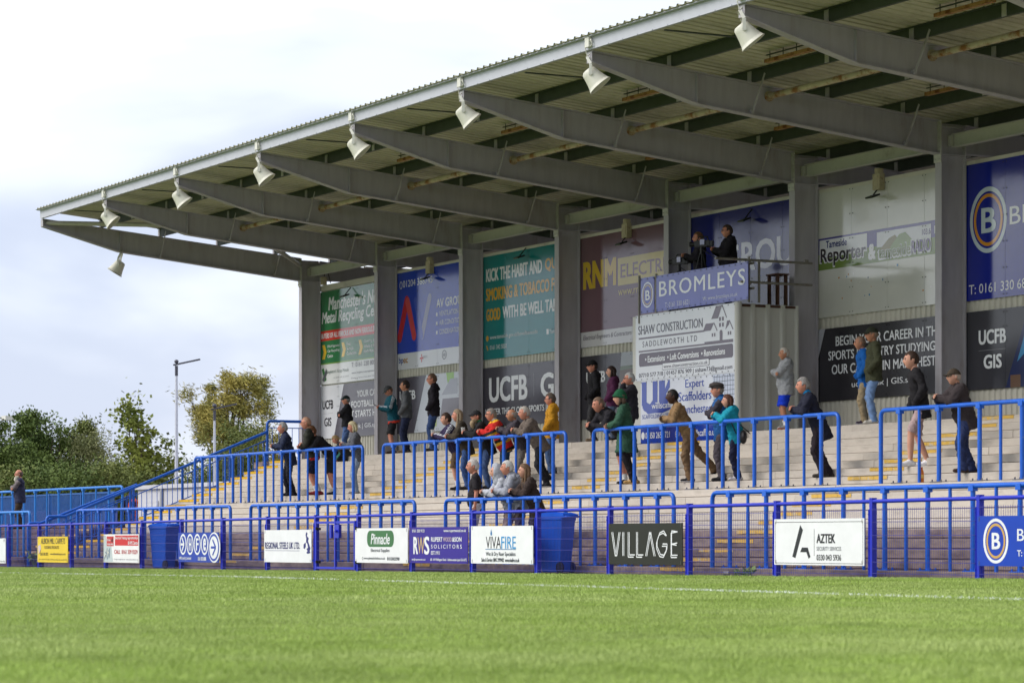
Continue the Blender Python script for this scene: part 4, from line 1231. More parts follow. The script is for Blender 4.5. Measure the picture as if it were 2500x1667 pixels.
# ================================================================== horn loudspeakers
m_horn = mat('speaker_offwhite', S(224, 222, 208), rough=0.42, spec=0.4, var=0.05, scale=5)
def horn(label, x, y, z, axis, flip=False):
    """horn with its back at (x,y,z), opening along axis"""
    t = thing('horn_speaker', label, 'loudspeaker', (x, y, z), 'horn loudspeakers under the roof edge')
    a = Vector(axis).normalized()
    s = a.cross(Vector((0, 0, 1))).normalized()
    u = s.cross(a)
    c = Vector((x, y, z))
    K_ = 0.88
    prof = [(-0.01, 0.0), (0.0, 0.115), (0.03, 0.15), (0.10, 0.165), (0.22, 0.19), (0.33, 0.222), (0.40, 0.25), (0.395, 0.258), (0.41, 0.258), (0.405, 0.24), (0.33, 0.2), (0.2, 0.12), (0.12, 0.05), (0.11, 0.0)]
    prof = [(d * K_, r * K_) for d, r in prof]
    b = MB(); n = 24
    v = []
    for d, r in prof:
        for k in range(n):
            th = 2 * math.pi * k / n
            v.append(c + a * d + s * (r * math.cos(th)) + u * (r * math.sin(th)))
    f = [(i * n + k, i * n + (k + 1) % n, (i + 1) * n + (k + 1) % n, (i + 1) * n + k) for i in range(len(prof) - 1) for k in range(n)]
    b.add(v, f, 0, True); b.build('horn', m_horn, t)
    b = MB()
    top = c + Vector((0, 0, 0.23))
    piv = c + a * 0.10
    for sg in (-1, 1):
        p = [piv + s * (sg * 0.165), piv + s * (sg * 0.16) + Vector((0, 0, 0.17)), top + s * (sg * 0.11) + Vector((0, 0, -0.02)), top + s * (sg * 0.05)]
        for q0, q1 in zip(p[:-1], p[1:]):
            b.bar(q0, q1, 0.05, 0.008, up=s)
        b.tube([piv + s * (sg * 0.13), piv + s * (sg * 0.175)], 0.035, 12)
    b.bar(top + s * -0.055, top + s * 0.055, 0.05, 0.008); b.build('bracket', m_white_pl, t)
    b = MB(); b.tube([top, top + Vector((0, 0.02, 0.04)), top + Vector((0, 0.06, 0.08))], 0.011, 6); b.tube([c + a * 0.0 + u * 0.05, c + u * 0.10 - a * 0.04, top + Vector((0, 0, -0.02)), top + Vector((0, -0.03, 0.1)), top + Vector((0.0, -0.06, 0.2))], 0.009, 6); b.build('hanger_and_cable', m_white_pl, t)
    return t
SPL = ['leftmost of the white horn speakers along the roof edge', 'second white horn speaker from the left along the roof edge', 'third white horn speaker from the left along the roof edge', 'fourth white horn speaker from the left along the roof edge', 'fifth white horn speaker from the left, on the roof edge', 'sixth white horn speaker from the left, on the roof edge', 'large nearest white horn speaker at the top of the photo', 'horn speaker just cut off by the top edge of the photo']
hx = Vector((0.4679, 0.8838, 0))
for i in range(1, 9):
    x = colx(i) + 0.02
    horn(SPL[i - 1], x, 24.80, 8.87, (0.30 + 0.05 * math.sin(i * 2.3), 0.52, -0.70 + 0.08 * math.sin(i * 1.7)))
    jb = thing('junction_box', ('small pale junction box on the roof edge above the %s horn speaker' % ('leftmost', 'second', 'third', 'fourth', 'fifth', 'sixth', 'seventh', 'eighth')[i - 1]), 'box', (x + 0.08, 24.77, 9.3), 'junction boxes on the roof edge')
    b = MB(); b.box(x + 0.02, x + 0.16, 24.73, 24.796, 9.26, 9.44); b.build('housing', m_white_pl, jb)
    b = MB(); b.tube([(x + 0.16, 24.76, 9.36), (x + 0.22, 24.74, 9.38), (x + 0.24, 24.76, 9.29), (x + 0.16, 24.77, 9.27)], 0.012, 6); b.build('cable', m_white_pl, jb)
horn('beige horn speaker hanging alone below the end roof beam', COL0, 27.1, 8.18, (-0.25, -0.4, -0.75))

# ================================================================== wall lamps and roof batten lights
m_lamp = mat('floodlight_black', S(40, 42, 42), rough=0.45, spec=0.4, var=0.1)
m_led = mat('lamp_glass', S(170, 172, 160), rough=0.2, spec=0.6)
m_boxy = mat('weathered_plastic_box', S(190, 178, 148), rough=0.55, spec=0.3, var=0.12, scale=9, dirt=S(120, 100, 74), dscale=8, dirt_lo=0.55, dirt_hi=0.7)
def floodlight(label, x, z, box=True):
    t = thing('floodlight', label, 'lamp', (x, 32.9, z), 'small floodlights above the wall adverts')
    b = MB(); b.bar((x - 0.12, 32.78, z - 0.03), (x + 0.12, 32.78, z - 0.03), 0.2, 0.035, up=(0, -0.35, 1)); b.build('lamp_head', m_lamp, t)
    b = MB(); b.bar((x - 0.10, 32.774, z - 0.052), (x + 0.10, 32.774, z - 0.052), 0.15, 0.006, up=(0, -0.35, 1)); b.build('lamp_glass', m_led, t)
    b = MB(); b.tube([(x, 32.8, z), (x, 32.9, z + 0.12), (x, 32.97, z + 0.2)], 0.014, 6); b.build('arm', m_lamp, t)
    if box:
        b = MB(); b.box(x - 0.12, x + 0.12, 32.86, 32.985, z + 0.1, z + 0.42); b.box(x - 0.07, x + 0.07, 32.85, 32.86, z + 0.16, z + 0.34); b.tube([(x + 0.02, 32.92, z + 0.42), (x + 0.02, 32.92, z + 0.52)], 0.09, 10); b.build('control_box', m_boxy, t)
FLB = ['floodlight above the green recycling advert', 'floodlight with control box above the blue AV GROUP advert', 'floodlight above the teal KICK THE HABIT advert', 'floodlight with control box above the maroon RNM advert', 'floodlight above the navy GROUP advert', 'floodlight with control box above the white Tameside advert']
for i, (x, z, bx_) in enumerate(((-71.75, 7.35, False), (-66.75, 7.42, True), (-61.55, 7.52, False), (-56.6, 7.40, True), (-51.4, 7.42, False), (-46.7, 7.42, True))):
    floodlight(FLB[i], x, z, bx_)
# cctv box at the end of the wall
t = thing('cable_box', 'small grey box with a looped cable on top of the end wall', 'box', (-73.4, 32.95, 7.7))
b = MB(); b.box(-73.62, -73.46, 32.9, 33.02, 7.76, 7.98); b.build('housing', m_boxy, t)
b = MB(); b.tube([(-73.5, 32.95, 7.98), (-73.42, 32.95, 8.16), (-73.3, 32.95, 8.18), (-73.15, 32.95, 7.95), (-73.05, 32.95, 7.78)], 0.014, 6); b.build('cable', m_black, t)
m_batten = mat('rusty_batten', S(176, 134, 84), rough=0.6, spec=0.3, var=0.2, scale=4, dirt=S(120, 72, 36), dscale=4, dirt_lo=0.5, dirt_hi=0.62)
for j, yb_ in enumerate((27.55, 31.0)):
    for i in range(3, 9):
        x = colx(i) + 1.55
        z = topz(yb_) + 0.06
        nm = ('fourth', 'fifth', 'sixth', 'seventh', 'eighth', 'ninth')[i - 3]
        t = thing('batten_light', 'rusty strip light under the roof, %s row, right of the %s beam' % (('front', 'rear')[j], nm), 'light', (x, yb_, z), 'rusty strip lights under the roof')
        b = MB(); b.box(x, x + 1.5, yb_ - 0.05, yb_ + 0.05, z - 0.03, z + 0.03); b.build('fitting', m_batten, t)
        b = MB()
        for k in range(4):
            b.box(x + 0.1 + 0.42 * k, x + 0.115 + 0.42 * k, yb_ - 0.005, yb_ + 0.005, z + 0.03, z + 0.17)
        b.box(x, x + 1.5, yb_ - 0.02, yb_ + 0.02, z + 0.1, z + 0.115)
        b.build('hangers', m_purlin, t)['kind'] = 'stuff'
# ================================================================== people
LEFT = Vector((-0.4679, -0.8838, 0)); TOC = Vector((0.8838, -0.4679, 0))
SK = {'p': (214, 158, 134), 'r': (212, 144, 120), 't': (192, 134, 104), 'd': (76, 50, 40), 'b': (92, 62, 48)}
def skin(k):
    return mat('skin_' + k, S(*SK[k]), rough=0.55, spec=0.35, var=0.08, scale=14)
m_eye = mat('eye_dark', S(52, 40, 36), rough=0.3, spec=0.5)
m_sole_w = mat('white_sole', S(226, 224, 220), rough=0.6, spec=0.3)

def capsule(b, p0, p1, r0, r1, rs=None, n=12, flat=False, side=None):
    """closed tapered capsule; rs=(fwd/side ratio) gives an oval section"""
    p0 = Vector(p0); p1 = Vector(p1)
    d = (p1 - p0); L_ = d.length or 1e-4; d = d / L_
    if side is not None:
        s = Vector(side); s = (s - d * s.dot(d)).normalized()
    else:
        s = d.orthogonal().normalized()
    u = d.cross(s)
    k = rs or 1.0
    rings = []
    if flat:
        rings = [(0, 0.02), (0, 1.0), (1, 1.0), (1, 0.02)]
        seq = [(t * L_, (r0 if t == 0 else r1) * q) for t, q in rings]
    else:
        seq = []
        for i in range(4):
            a = math.pi / 2 * i / 4
            seq.append((-r0 * math.cos(a) * min(1, k if k < 1 else 1), r0 * math.sin(a) + 1e-4))
        seq.append((0, r0)); seq.append((L_, r1))
        for i in range(1, 5):
            a = math.pi / 2 * i / 4
            seq.append((L_ + r1 * math.sin(a) * min(1, k if k < 1 else 1), r1 * math.cos(a) + 1e-4))
    v = []; f = []
    for h, r in seq:
        c = p0 + d * h
        for j in range(n):
            a = 2 * math.pi * j / n
            v.append(c + s * (r * math.cos(a)) + u * (r * k * math.sin(a)))
    m = len(seq)
    for i in range(m - 1):
        for j in range(n):
            a = i * n + j; c = i * n + (j + 1) % n
            f.append((a, c, c + n, a + n))
    f.append(tuple(reversed(range(n)))); f.append(tuple(range((m - 1) * n, m * n)))
    b.add(v, f, 0, True)
    return (np.array(p0), np.array(p1), r0, r1, k, np.array(s), np.array(u), flat)

def sdf(pr, P):
    p0, p1, r0, r1, k, s, u, flat = pr
    d = p1 - p0; L2 = d.dot(d)
    t = (P - p0) @ d / L2
    tc_ = np.clip(t, 0, 1)
    q = P - p0 - tc_[:, None] * d
    r = r0 + (r1 - r0) * tc_
    a = q @ s; b = q @ u / k
    ax = np.abs(t - tc_) * math.sqrt(L2)
    rad = np.sqrt(a * a + b * b)
    if flat:
        return np.maximum(rad - r, ax * 1.0) * min(1, k) + np.where(ax > 0, 0.01, 0)
    return (np.sqrt(rad ** 2 + ax ** 2) - r) * min(1, k)

def ik(a, c, l1, l2, pole):
    a = Vector(a); c = Vector(c); d = c - a
    D = d.length
    if D > (l1 + l2) * 0.995:
        c = a + d.normalized() * (l1 + l2) * 0.995; d = c - a; D = d.length
    if D < abs(l1 - l2) + 0.02:
        D = abs(l1 - l2) + 0.02
    x = (l1 * l1 - l2 * l2 + D * D) / (2 * D)
    h = math.sqrt(max(0, l1 * l1 - x * x))
    dn = d.normalized()
    p = Vector(pole); p = p - dn * p.dot(dn)
    p = p.normalized() if p.length > 1e-5 else dn.orthogonal()
    return a + dn * x + p * h, c

# head: unit directions on a grid, shaped to a face
HU, HV = 30, 22
_hd = []
for i in range(HV + 1):
    th = math.pi * i / HV
    for j in range(HU):
        ph = 2 * math.pi * j / HU
        _hd.append((math.sin(th) * math.cos(ph), math.sin(th) * math.sin(ph), math.cos(th)))
_hd = np.array(_hd)
_hf = [(i * HU + j, (i + 1) * HU + j, (i + 1) * HU + (j + 1) % HU, i * HU + (j + 1) % HU) for i in range(HV) for j in range(HU)]
def head_shape():
    u = _hd
    ux, uy, uz = u[:, 0], u[:, 1], u[:, 2]
    x = 0.102 * ux; y = 0.078 * uy; z = 0.120 * uz
    lowt = np.clip((-uz - 0.1) / 0.9, 0, 1)
    y = y * (1 - 0.30 * lowt)
    x = np.where(ux > 0, x * (1 - 0.10 * lowt) + 0.012 * lowt, x * (1 - 0.42 * lowt))
    g = lambda v, c, w: np.exp(-((v - c) / w) ** 2)
    front = (ux > 0.2)
    x = x + front * 0.022 * g(uy, 0, 0.15) * g(uz, -0.20, 0.15)
    x = x + front * 0.012 * g(uy, 0, 0.12) * g(uz, -0.02, 0.14)
    x = x - front * 0.010 * g(np.abs(uy), 0.36, 0.15) * g(uz, 0.06, 0.12)
    x = x + front * 0.006 * g(uz, 0.24, 0.10) * (np.abs(uy) < 0.6)
    x = x + front * 0.007 * g(uy, 0, 0.28) * g(uz, -0.55, 0.08)
    x = x - front * 0.004 * g(uy, 0, 0.3) * g(uz, -0.66, 0.06)
    x = x + front * 0.008 * g(uy, 0, 0.35) * g(uz, -0.85, 0.12)
    z = z - 0.004 * lowt
    return np.stack([x, y, z], 1)
HEAD = head_shape()
def hair_region(style):
    ux, uy, uz = _hd[:, 0], _hd[:, 1], _hd[:, 2]
    wob = 0.05 * np.sin(np.arctan2(uy, ux) * 9)
    if style in ('short', 'tidy', 'crop'):
        line = np.where(ux > 0.42, 0.50 + 0.12 * np.abs(uy), np.where(ux > 0.10, 0.02, np.where(ux > -0.22, 0.16, -0.44)))
        return uz > line + wob * 0.6
    if style == 'fringe':
        return (uz > -0.35 + 0.55 * (ux + 0.4)) & (uz < 0.42 - 0.2 * ux) & (ux < 0.22)
    if style == 'long':
        return (uz > 0.10 + 0.72 * ux) & (ux < 0.86)
    if style == 'beard':
        return (uz < -0.34 - 0.1 * ux) & (ux > -0.15) & ~((uz > -0.60) & (np.abs(uy) < 0.22) & (uz < -0.5))
    if style == 'cap':
        return uz > 0.24
    if style == 'beanie':
        return uz > 0.10 + 0.12 * ux
    if style == 'hood':
        return (ux < 0.52) | (uz > 0.86)

# where each spectator stands along the terrace, and body height
SPOT = {
    'bald man with a long white beard': (-81.14, 1.7),
    'steward': (-82.41, 1.77),
    'grey-haired man in a navy jacket': (-65.49, 1.79),
    'bald man in glasses with red': (-63.71, 1.87),
    'young bearded': (-63.77, 1.85),
    'woman with blonde': (-61.88, 1.68),
    'fair-haired boy': (-68.0, 1.39),
    'man in a black cap and jacket with folded': (-68.37, 1.56),
    'man in a teal': (-65.58, 1.69),
    'dark-haired man in a grey': (-64.92, 1.79),
    'tall balding': (-63.38, 1.88),
    'dark-haired young man in a navy': (-56.44, 1.69),
    'person with very long': (-55.73, 1.73),
    'man in a black cap with a pointed': (-54.97, 1.69),
    'man in a red, yellow': (-54.27, 1.74),
    'bald older': (-53.34, 1.65),
    'white-haired man in a brown': (-52.71, 1.76),
    'man in a mustard': (-53.74, 1.68),
    'white-haired man in a black polo': (-48.97, 1.8),
    'person with a pale grey hood': (-47.52, 1.71),
    'white-haired man in a mid-grey': (-47.0, 1.77),
    'woman with long brown': (-46.41, 1.68),
    'man in a black cap, black hoodie': (-55.27, 1.75),
    'dark-haired woman in a plum': (-54.14, 1.56),
    'white-haired man in glasses holding': (-51.55, 1.72),
    'shaven': (-49.62, 1.95),
    'woman in a green': (-48.6, 1.81),
    'man in a tan': (-46.65, 1.78),
    'man in a flat': (-45.73, 1.81),
    'woman with a brown bob': (-44.8, 1.56),
    'white-haired man in a grey hooded': (-47.47, 1.57),
    'grey-haired man in a dark navy': (-42.16, 1.79),
    'man in a blue jacket and khaki': (-44.9, 1.64),
    'tall man in an olive': (-44.55, 1.78),
    'man in a black sweater': (-40.0, 1.95),
    'man in a dark brown cap': (-37.93, 1.69),
    'younger man': (-51.27, 1.66),
    'large man': (-50.21, 1.71),
}
PEOPLE = []
def person(label, X, Y, z, turn=0, h=1.76, b=1.0, lean=0, pel=(0, 0), feet=((0.02, 0.11), (-0.02, -0.11)), hands='pockets', head=(0, 0),
           top=(40, 40, 44), sleeve='long', under=None, hem=0.12, bot=(40, 44, 60), shorts=False, shoe=(50, 46, 46), sole=None, sock=None,
           skn='p', hair='short', hairc=(90, 70, 56), hat=None, hatc=(34, 34, 36), brim=True, glasses=False, beard=None, hood=False, coat=None,
           belly=0.0, stripes=None, sleeve_stripe=False, wide=1.0, seat=None, long_beard=False, collar=None, name='person', kneepole=None, vest=None):
    for k, (sx, sh_) in SPOT.items():
        if label.startswith(k):
            X, h = sx, sh_
    PEOPLE.append(dict(label=label, X=X, Y=Y, z=z, turn=turn, h=h, b=b, lean=lean, pel=pel, feet=feet, hands=hands, head=head, top=top, sleeve=sleeve, under=under, hem=hem, bot=bot,
                       shorts=shorts, shoe=shoe, sole=sole, sock=sock, skn=skn, hair=hair, hairc=hairc, hat=hat, hatc=hatc, glasses=glasses, beard=beard, hood=hood, coat=coat, belly=belly,
                       stripes=stripes, sleeve_stripe=sleeve_stripe, wide=wide, seat=seat, long_beard=long_beard, collar=collar, name=name, kneepole=kneepole, vest=vest))

RAIL2 = (28.1, 2.825); RAIL1 = (24.7, 1.41)
def build_people():
    jobs = []
    for q in PEOPLE:
        s = q['h'] / 1.75
        a = R(q['turn'])
        F = (LEFT * math.cos(a) + TOC * math.sin(a)).normalized()
        Lf = Vector((0, 0, 1)).cross(F).normalized()
        O = Vector((q['X'], q['Y'], q['z']))
        def W_(x, y, z): return O + F * x + Lf * y + Vector((0, 0, z))
        def loc(p):
            d = Vector(p) - O
            return Vector((d.dot(F), d.dot(Lf), d.z))
        b = q['b']
        # pelvis height from standing feet
        px, py = q['pel']
        LL = 0.845 * s
        fz = []
        for ft in q['feet']:
            lift = ft[2] if len(ft) > 2 else 0
            if lift == 0 or (len(ft) > 3 and ft[3]):
                dx = ft[0] - px; dy = ft[1] * 0.5 - py
                fz.append(lift + 0.085 * s + math.sqrt(max(0.1, (LL * 0.992) ** 2 - dx * dx - dy * dy)))
        pz = min(fz) if fz else 0.9 * s
        if q['seat'] is not None:
            pz = q['seat'] + 0.10
        pz += 0.03
        ln = R(q['lean'])
        T = (F * math.sin(ln) + Vector((0, 0, math.cos(ln)))).normalized()
        hd_ = q['hands']
        if isinstance(hd_, tuple) and hd_[0] == 'rail':
            _, rl, dz, over, gap, reach = hd_
            # where the forward line of the body meets the rail
            k = (rl[0] - O.y) / F.y
            Rp = Vector((O.x + F.x * k, rl[0], rl[1] + dz))
            Wc = Rp + F * over
            best = None
            for i in range(60):
                cx = -0.30 + 0.01 * i
                shc = W_(cx, py, pz) + T * 0.505 * s
                err = abs((shc - Wc).length - reach * s)
                if best is None or err < best[0]:
                    best = (err, cx)
            px = best[1]
            hd_ = {1: tuple(Wc + Lf * gap) + ((-.25, .75, -.6),), -1: tuple(Wc - Lf * gap + F * 0.03) + ((-.25, .75, -.6),)}
            # re-seat the hips over the feet
            fsx = max(0.0, min(px * 0.75, 0.16))
            q['feet'] = tuple((ft[0] + fsx,) + tuple(ft[1:]) for ft in q['feet'])
            fz = []
            for ft in q['feet']:
                lift = ft[2] if len(ft) > 2 else 0
                if lift == 0:
                    fz.append(0.085 * s + math.sqrt(max(0.1, (LL * 0.992) ** 2 - (ft[0] - px) ** 2 - (ft[1] * 0.5 - py) ** 2)))
            pz = min(fz) + 0.03
        pel = W_(px, py, pz)
        Fb = (F * math.cos(ln) - Vector((0, 0, math.sin(ln)))).normalized()
        neck = pel + T * 0.555 * s
        sh = {1: pel + T * 0.505 * s + Lf * 0.185 * s * b ** .5, -1: pel + T * 0.505 * s - Lf * 0.185 * s * b ** .5}
        hl = R(q['lean'] * 0.45 + 8)
        Hd = (F * math.sin(hl) + Vector((0, 0, math.cos(hl))))
        hc = neck + Hd * 0.155 * s + F * 0.015
        B = MB(); prims = []
        def add(p0, p1, r0, r1, key, **k):
            prims.append((capsule(B, p0, p1, r0, r1, **k), key))
        # torso
        th_ = 0.032 if q['sleeve'] == 'long' else 0.008
        sr = 0.70
        hemv = q['hem'] * s
        add(pel - T * hemv, pel + T * 0.10 * s, (0.168 * b + th_), (0.160 * b + th_), 'top', rs=sr + 0.06, side=Lf, flat=True, n=16)
        add(pel + T * 0.08 * s, pel + T * 0.20 * s, (0.158 * b + th_), (0.158 * b + th_), 'top', rs=sr + 0.05, side=Lf, n=16)
        add(pel + T * 0.2 * s, pel + T * 0.40 * s + Fb * 0.01, (0.152 * b + th_), (0.158 * b + th_), 'top', rs=sr, side=Lf, n=16)
        add(pel + T * 0.44 * s - Lf * 0.12 * s, pel + T * 0.44 * s + Lf * 0.12 * s, 0.088 * b + th_, 0.088 * b + th_, 'top')
        for sg in (1, -1):
            add(neck - T * 0.02 - Fb * 0.01, sh[sg], 0.06 * s, 0.062 * b + th_ * .6, 'top')
        if q['belly']:
            add(pel + T * 0.05 + Fb * 0.07, pel + T * 0.22 + Fb * 0.06, 0.10 + q['belly'], 0.09 + q['belly'] * .7, 'top', side=Lf)
        add(pel - T * 0.07 * s, pel + T * 0.02, 0.160 * b, 0.158 * b, 'bot', rs=0.74, side=Lf, n=16)
        # neck
        add(neck - T * 0.03, hc - Hd * 0.03 - F * 0.02, 0.058 * s * b ** .4, 0.052 * s, 'skin')
        if q['sleeve'] == 'long' and (q['hood'] or q['collar']):
            add(neck - T * 0.01 - Fb * 0.015, neck + T * 0.035 - Fb * 0.005, 0.078 * s, 0.07 * s, 'collar' if q['collar'] else 'top')
        if q['hood']:
            for dy in (-0.06, 0.06):
                add(neck - Fb * 0.07 + Lf * dy * 0.5 + T * 0.01, neck - Fb * 0.10 + Lf * dy - T * 0.07, 0.05 * s, 0.055 * s, 'top')
        # legs
        foot_info = []
        for sg, ft in zip((1, -1), q['feet']):
            lift = ft[2] if len(ft) > 2 else 0
            hip = pel + Lf * 0.085 * s * sg * b ** .5 - Vector((0, 0, 0.04))
            ank = W_(ft[0], ft[1], lift + 0.085 * s)
            kp = q['kneepole'] or (1, 0.12 * sg, 0)
            knee, ank = ik(hip, ank, 0.425 * s, 0.42 * s, F * kp[0] + Lf * kp[1] + Vector((0, 0, kp[2])))
            w = q['wide']
            if q['shorts']:
                kf = 0.97
                add(hip, hip.lerp(knee, kf), 0.092 * b, 0.088 * b * w, 'bot', flat=True, n=14)
                add(hip, hip.lerp(knee, 0.5), 0.09 * b, 0.08 * b, 'bot')
                add(hip.lerp(knee, .7), knee, 0.062 * s, 0.054 * s, 'skin')
                add(knee, knee.lerp(ank, .35), 0.052 * s, 0.056 * s, 'skin')
                add(knee.lerp(ank, .35), ank, 0.056 * s, 0.036 * s, 'skin')
                if q['sock']:
                    add(knee.lerp(ank, q['sock'][1]), ank, 0.052 * s, 0.041 * s, 'sock')
            else:
                add(hip, knee, 0.100 * b, 0.074 * s * w, 'bot')
                add(knee, ank.lerp(knee, 0.02), 0.072 * s * w, 0.064 * s * w, 'bot', flat=False)
                add(ank.lerp(knee, .2), ank - Vector((0, 0, 0.045)), 0.064 * s * w, 0.070 * s * w, 'bot', flat=True)
            fa = ft[4] if len(ft) > 4 else 0.0
            fd = (F * math.cos(R(8 * sg)) + Lf * math.sin(R(8 * sg))).normalized()
            pitch = R(ft[5]) if len(ft) > 5 else 0
            fdir = (fd * math.cos(pitch) + Vector((0, 0, math.sin(pitch)))).normalized()
            heel = ank - fdir * 0.055 * s - Vector((0, 0, 0.045 * s)); toe = ank + fdir * 0.165 * s - Vector((0, 0, 0.05 * s))
            add(heel, toe, 0.044 * s, 0.036 * s, 'shoe', side=Lf)
            add(ank - Vector((0, 0, 0.02)), ank + fdir * 0.07 * s - Vector((0, 0, 0.04 * s)), 0.048 * s, 0.044 * s, 'shoe')
            foot_info.append((lift, pitch))
        if q['coat']:
            zc, cw = q['coat']
            lo = Vector((pel.x, pel.y, O.z + zc)) + F * 0.02
            add(pel + T * 0.1, lo, 0.185 * b, cw, 'top', rs=0.85, side=Lf, flat=True, n=18)
        # arms
        up, fo = 0.295 * s, 0.265 * s
        tg = {}
        if hd_ == 'pockets':
            tg = {1: (W_(px + 0.14, 0.20 * b, pz + 0.03), None), -1: (W_(px + 0.14, -0.20 * b, pz + 0.03), None)}
        elif hd_ == 'sides':
            tg = {1: (W_(px + 0.06, 0.24 * b, pz - 0.06), None), -1: (W_(px + 0.04, -0.24 * b, pz - 0.06), None)}
        elif hd_ == 'cross':
            c1 = pel + T * 0.29 * s + Fb * (0.20 * b)
            tg = {1: (c1 - Lf * 0.10 + T * 0.02 + Fb * 0.02, (0.1, 0.8, -0.5)), -1: (c1 + Lf * 0.10 - T * 0.03, (0.1, 0.8, -0.5))}
        elif hd_ == 'phone':
            c1 = pel + T * 0.31 * s + Fb * 0.30
            tg = {1: (c1 + Lf * 0.04, None), -1: (c1 - Lf * 0.05 + Fb * 0.02, None)}
        elif hd_ == 'chin':
            tg = {1: (hc + F * 0.13 - Vector((0, 0, 0.13)) + Lf * 0.02, (0.2, 0.5, -1)), -1: (pel + T * 0.25 * s + Fb * 0.2 + Lf * 0.04, (0.1, 0.8, -0.5))}
        elif hd_ == 'mouth':
            tg = {1: (pel + T * 0.2 + Fb * 0.25 + Lf * 0.1, None), -1: (hc + F * 0.16 - Vector((0, 0, 0.10)) - Lf * 0.03, (0.2, 0.7, -1))}
        elif isinstance(hd_, dict):
            for sg in (1, -1):
                w_ = hd_[sg]
                tg[sg] = (Vector(w_[:3]), w_[3] if len(w_) > 3 else None)
        wrists = {}
        for sg in (1, -1):
            t_, pole = tg[sg]
            pole = pole or (-0.35, 0.55, -0.8)
            pl = F * pole[0] + Lf * pole[1] * sg + Vector((0, 0, pole[2]))
            el, wr = ik(sh[sg], t_, up, fo, pl)
            jk = th_ * 0.8
            if q['sleeve'] == 'long':
                add(sh[sg], el, 0.056 * b + jk, 0.048 * b + jk, 'sleeve'); add(el, wr.lerp(el, 0.02), 0.049 * b + jk, 0.036 + jk, 'sleeve')
            else:
                add(sh[sg], sh[sg].lerp(el, .85), 0.062 * b, 0.066 * b, 'sleeve', flat=True); add(sh[sg].lerp(el, .5), el, 0.045 * b, 0.042, 'skin'); add(el, wr, 0.042, 0.03, 'skin')
            wrists[sg] = (el, wr)
        q.update(dict(_s=s, _F=F, _L=Lf, _T=T, _O=O, _hc=hc, _Hd=Hd, _wr=wrists, _prims=prims, _pel=pel, _Fb=Fb, _foot=foot_info, _neck=neck))
        me = bpy.data.meshes.new('tmp')
        me.from_pydata([tuple(v - O) for v in map(Vector, B.v)], [], B.f)
        ob = bpy.data.objects.new('tmp', me)
        col.objects.link(ob)
        rm = ob.modifiers.new('r', 'REMESH'); rm.mode = 'VOXEL'; rm.voxel_size = 0.0155; rm.use_smooth_shade = True
        sm = ob.modifiers.new('s', 'SMOOTH'); sm.iterations = 4; sm.factor = 0.5
        q['_tmp'] = ob
    dg = bpy.context.evaluated_depsgraph_get()
    dg.update()
    for q in PEOPLE:
        finish_person(q, dg)
    for q in PEOPLE:
        m0 = q['_tmp'].data
        bpy.data.objects.remove(q['_tmp']); bpy.data.meshes.remove(m0)

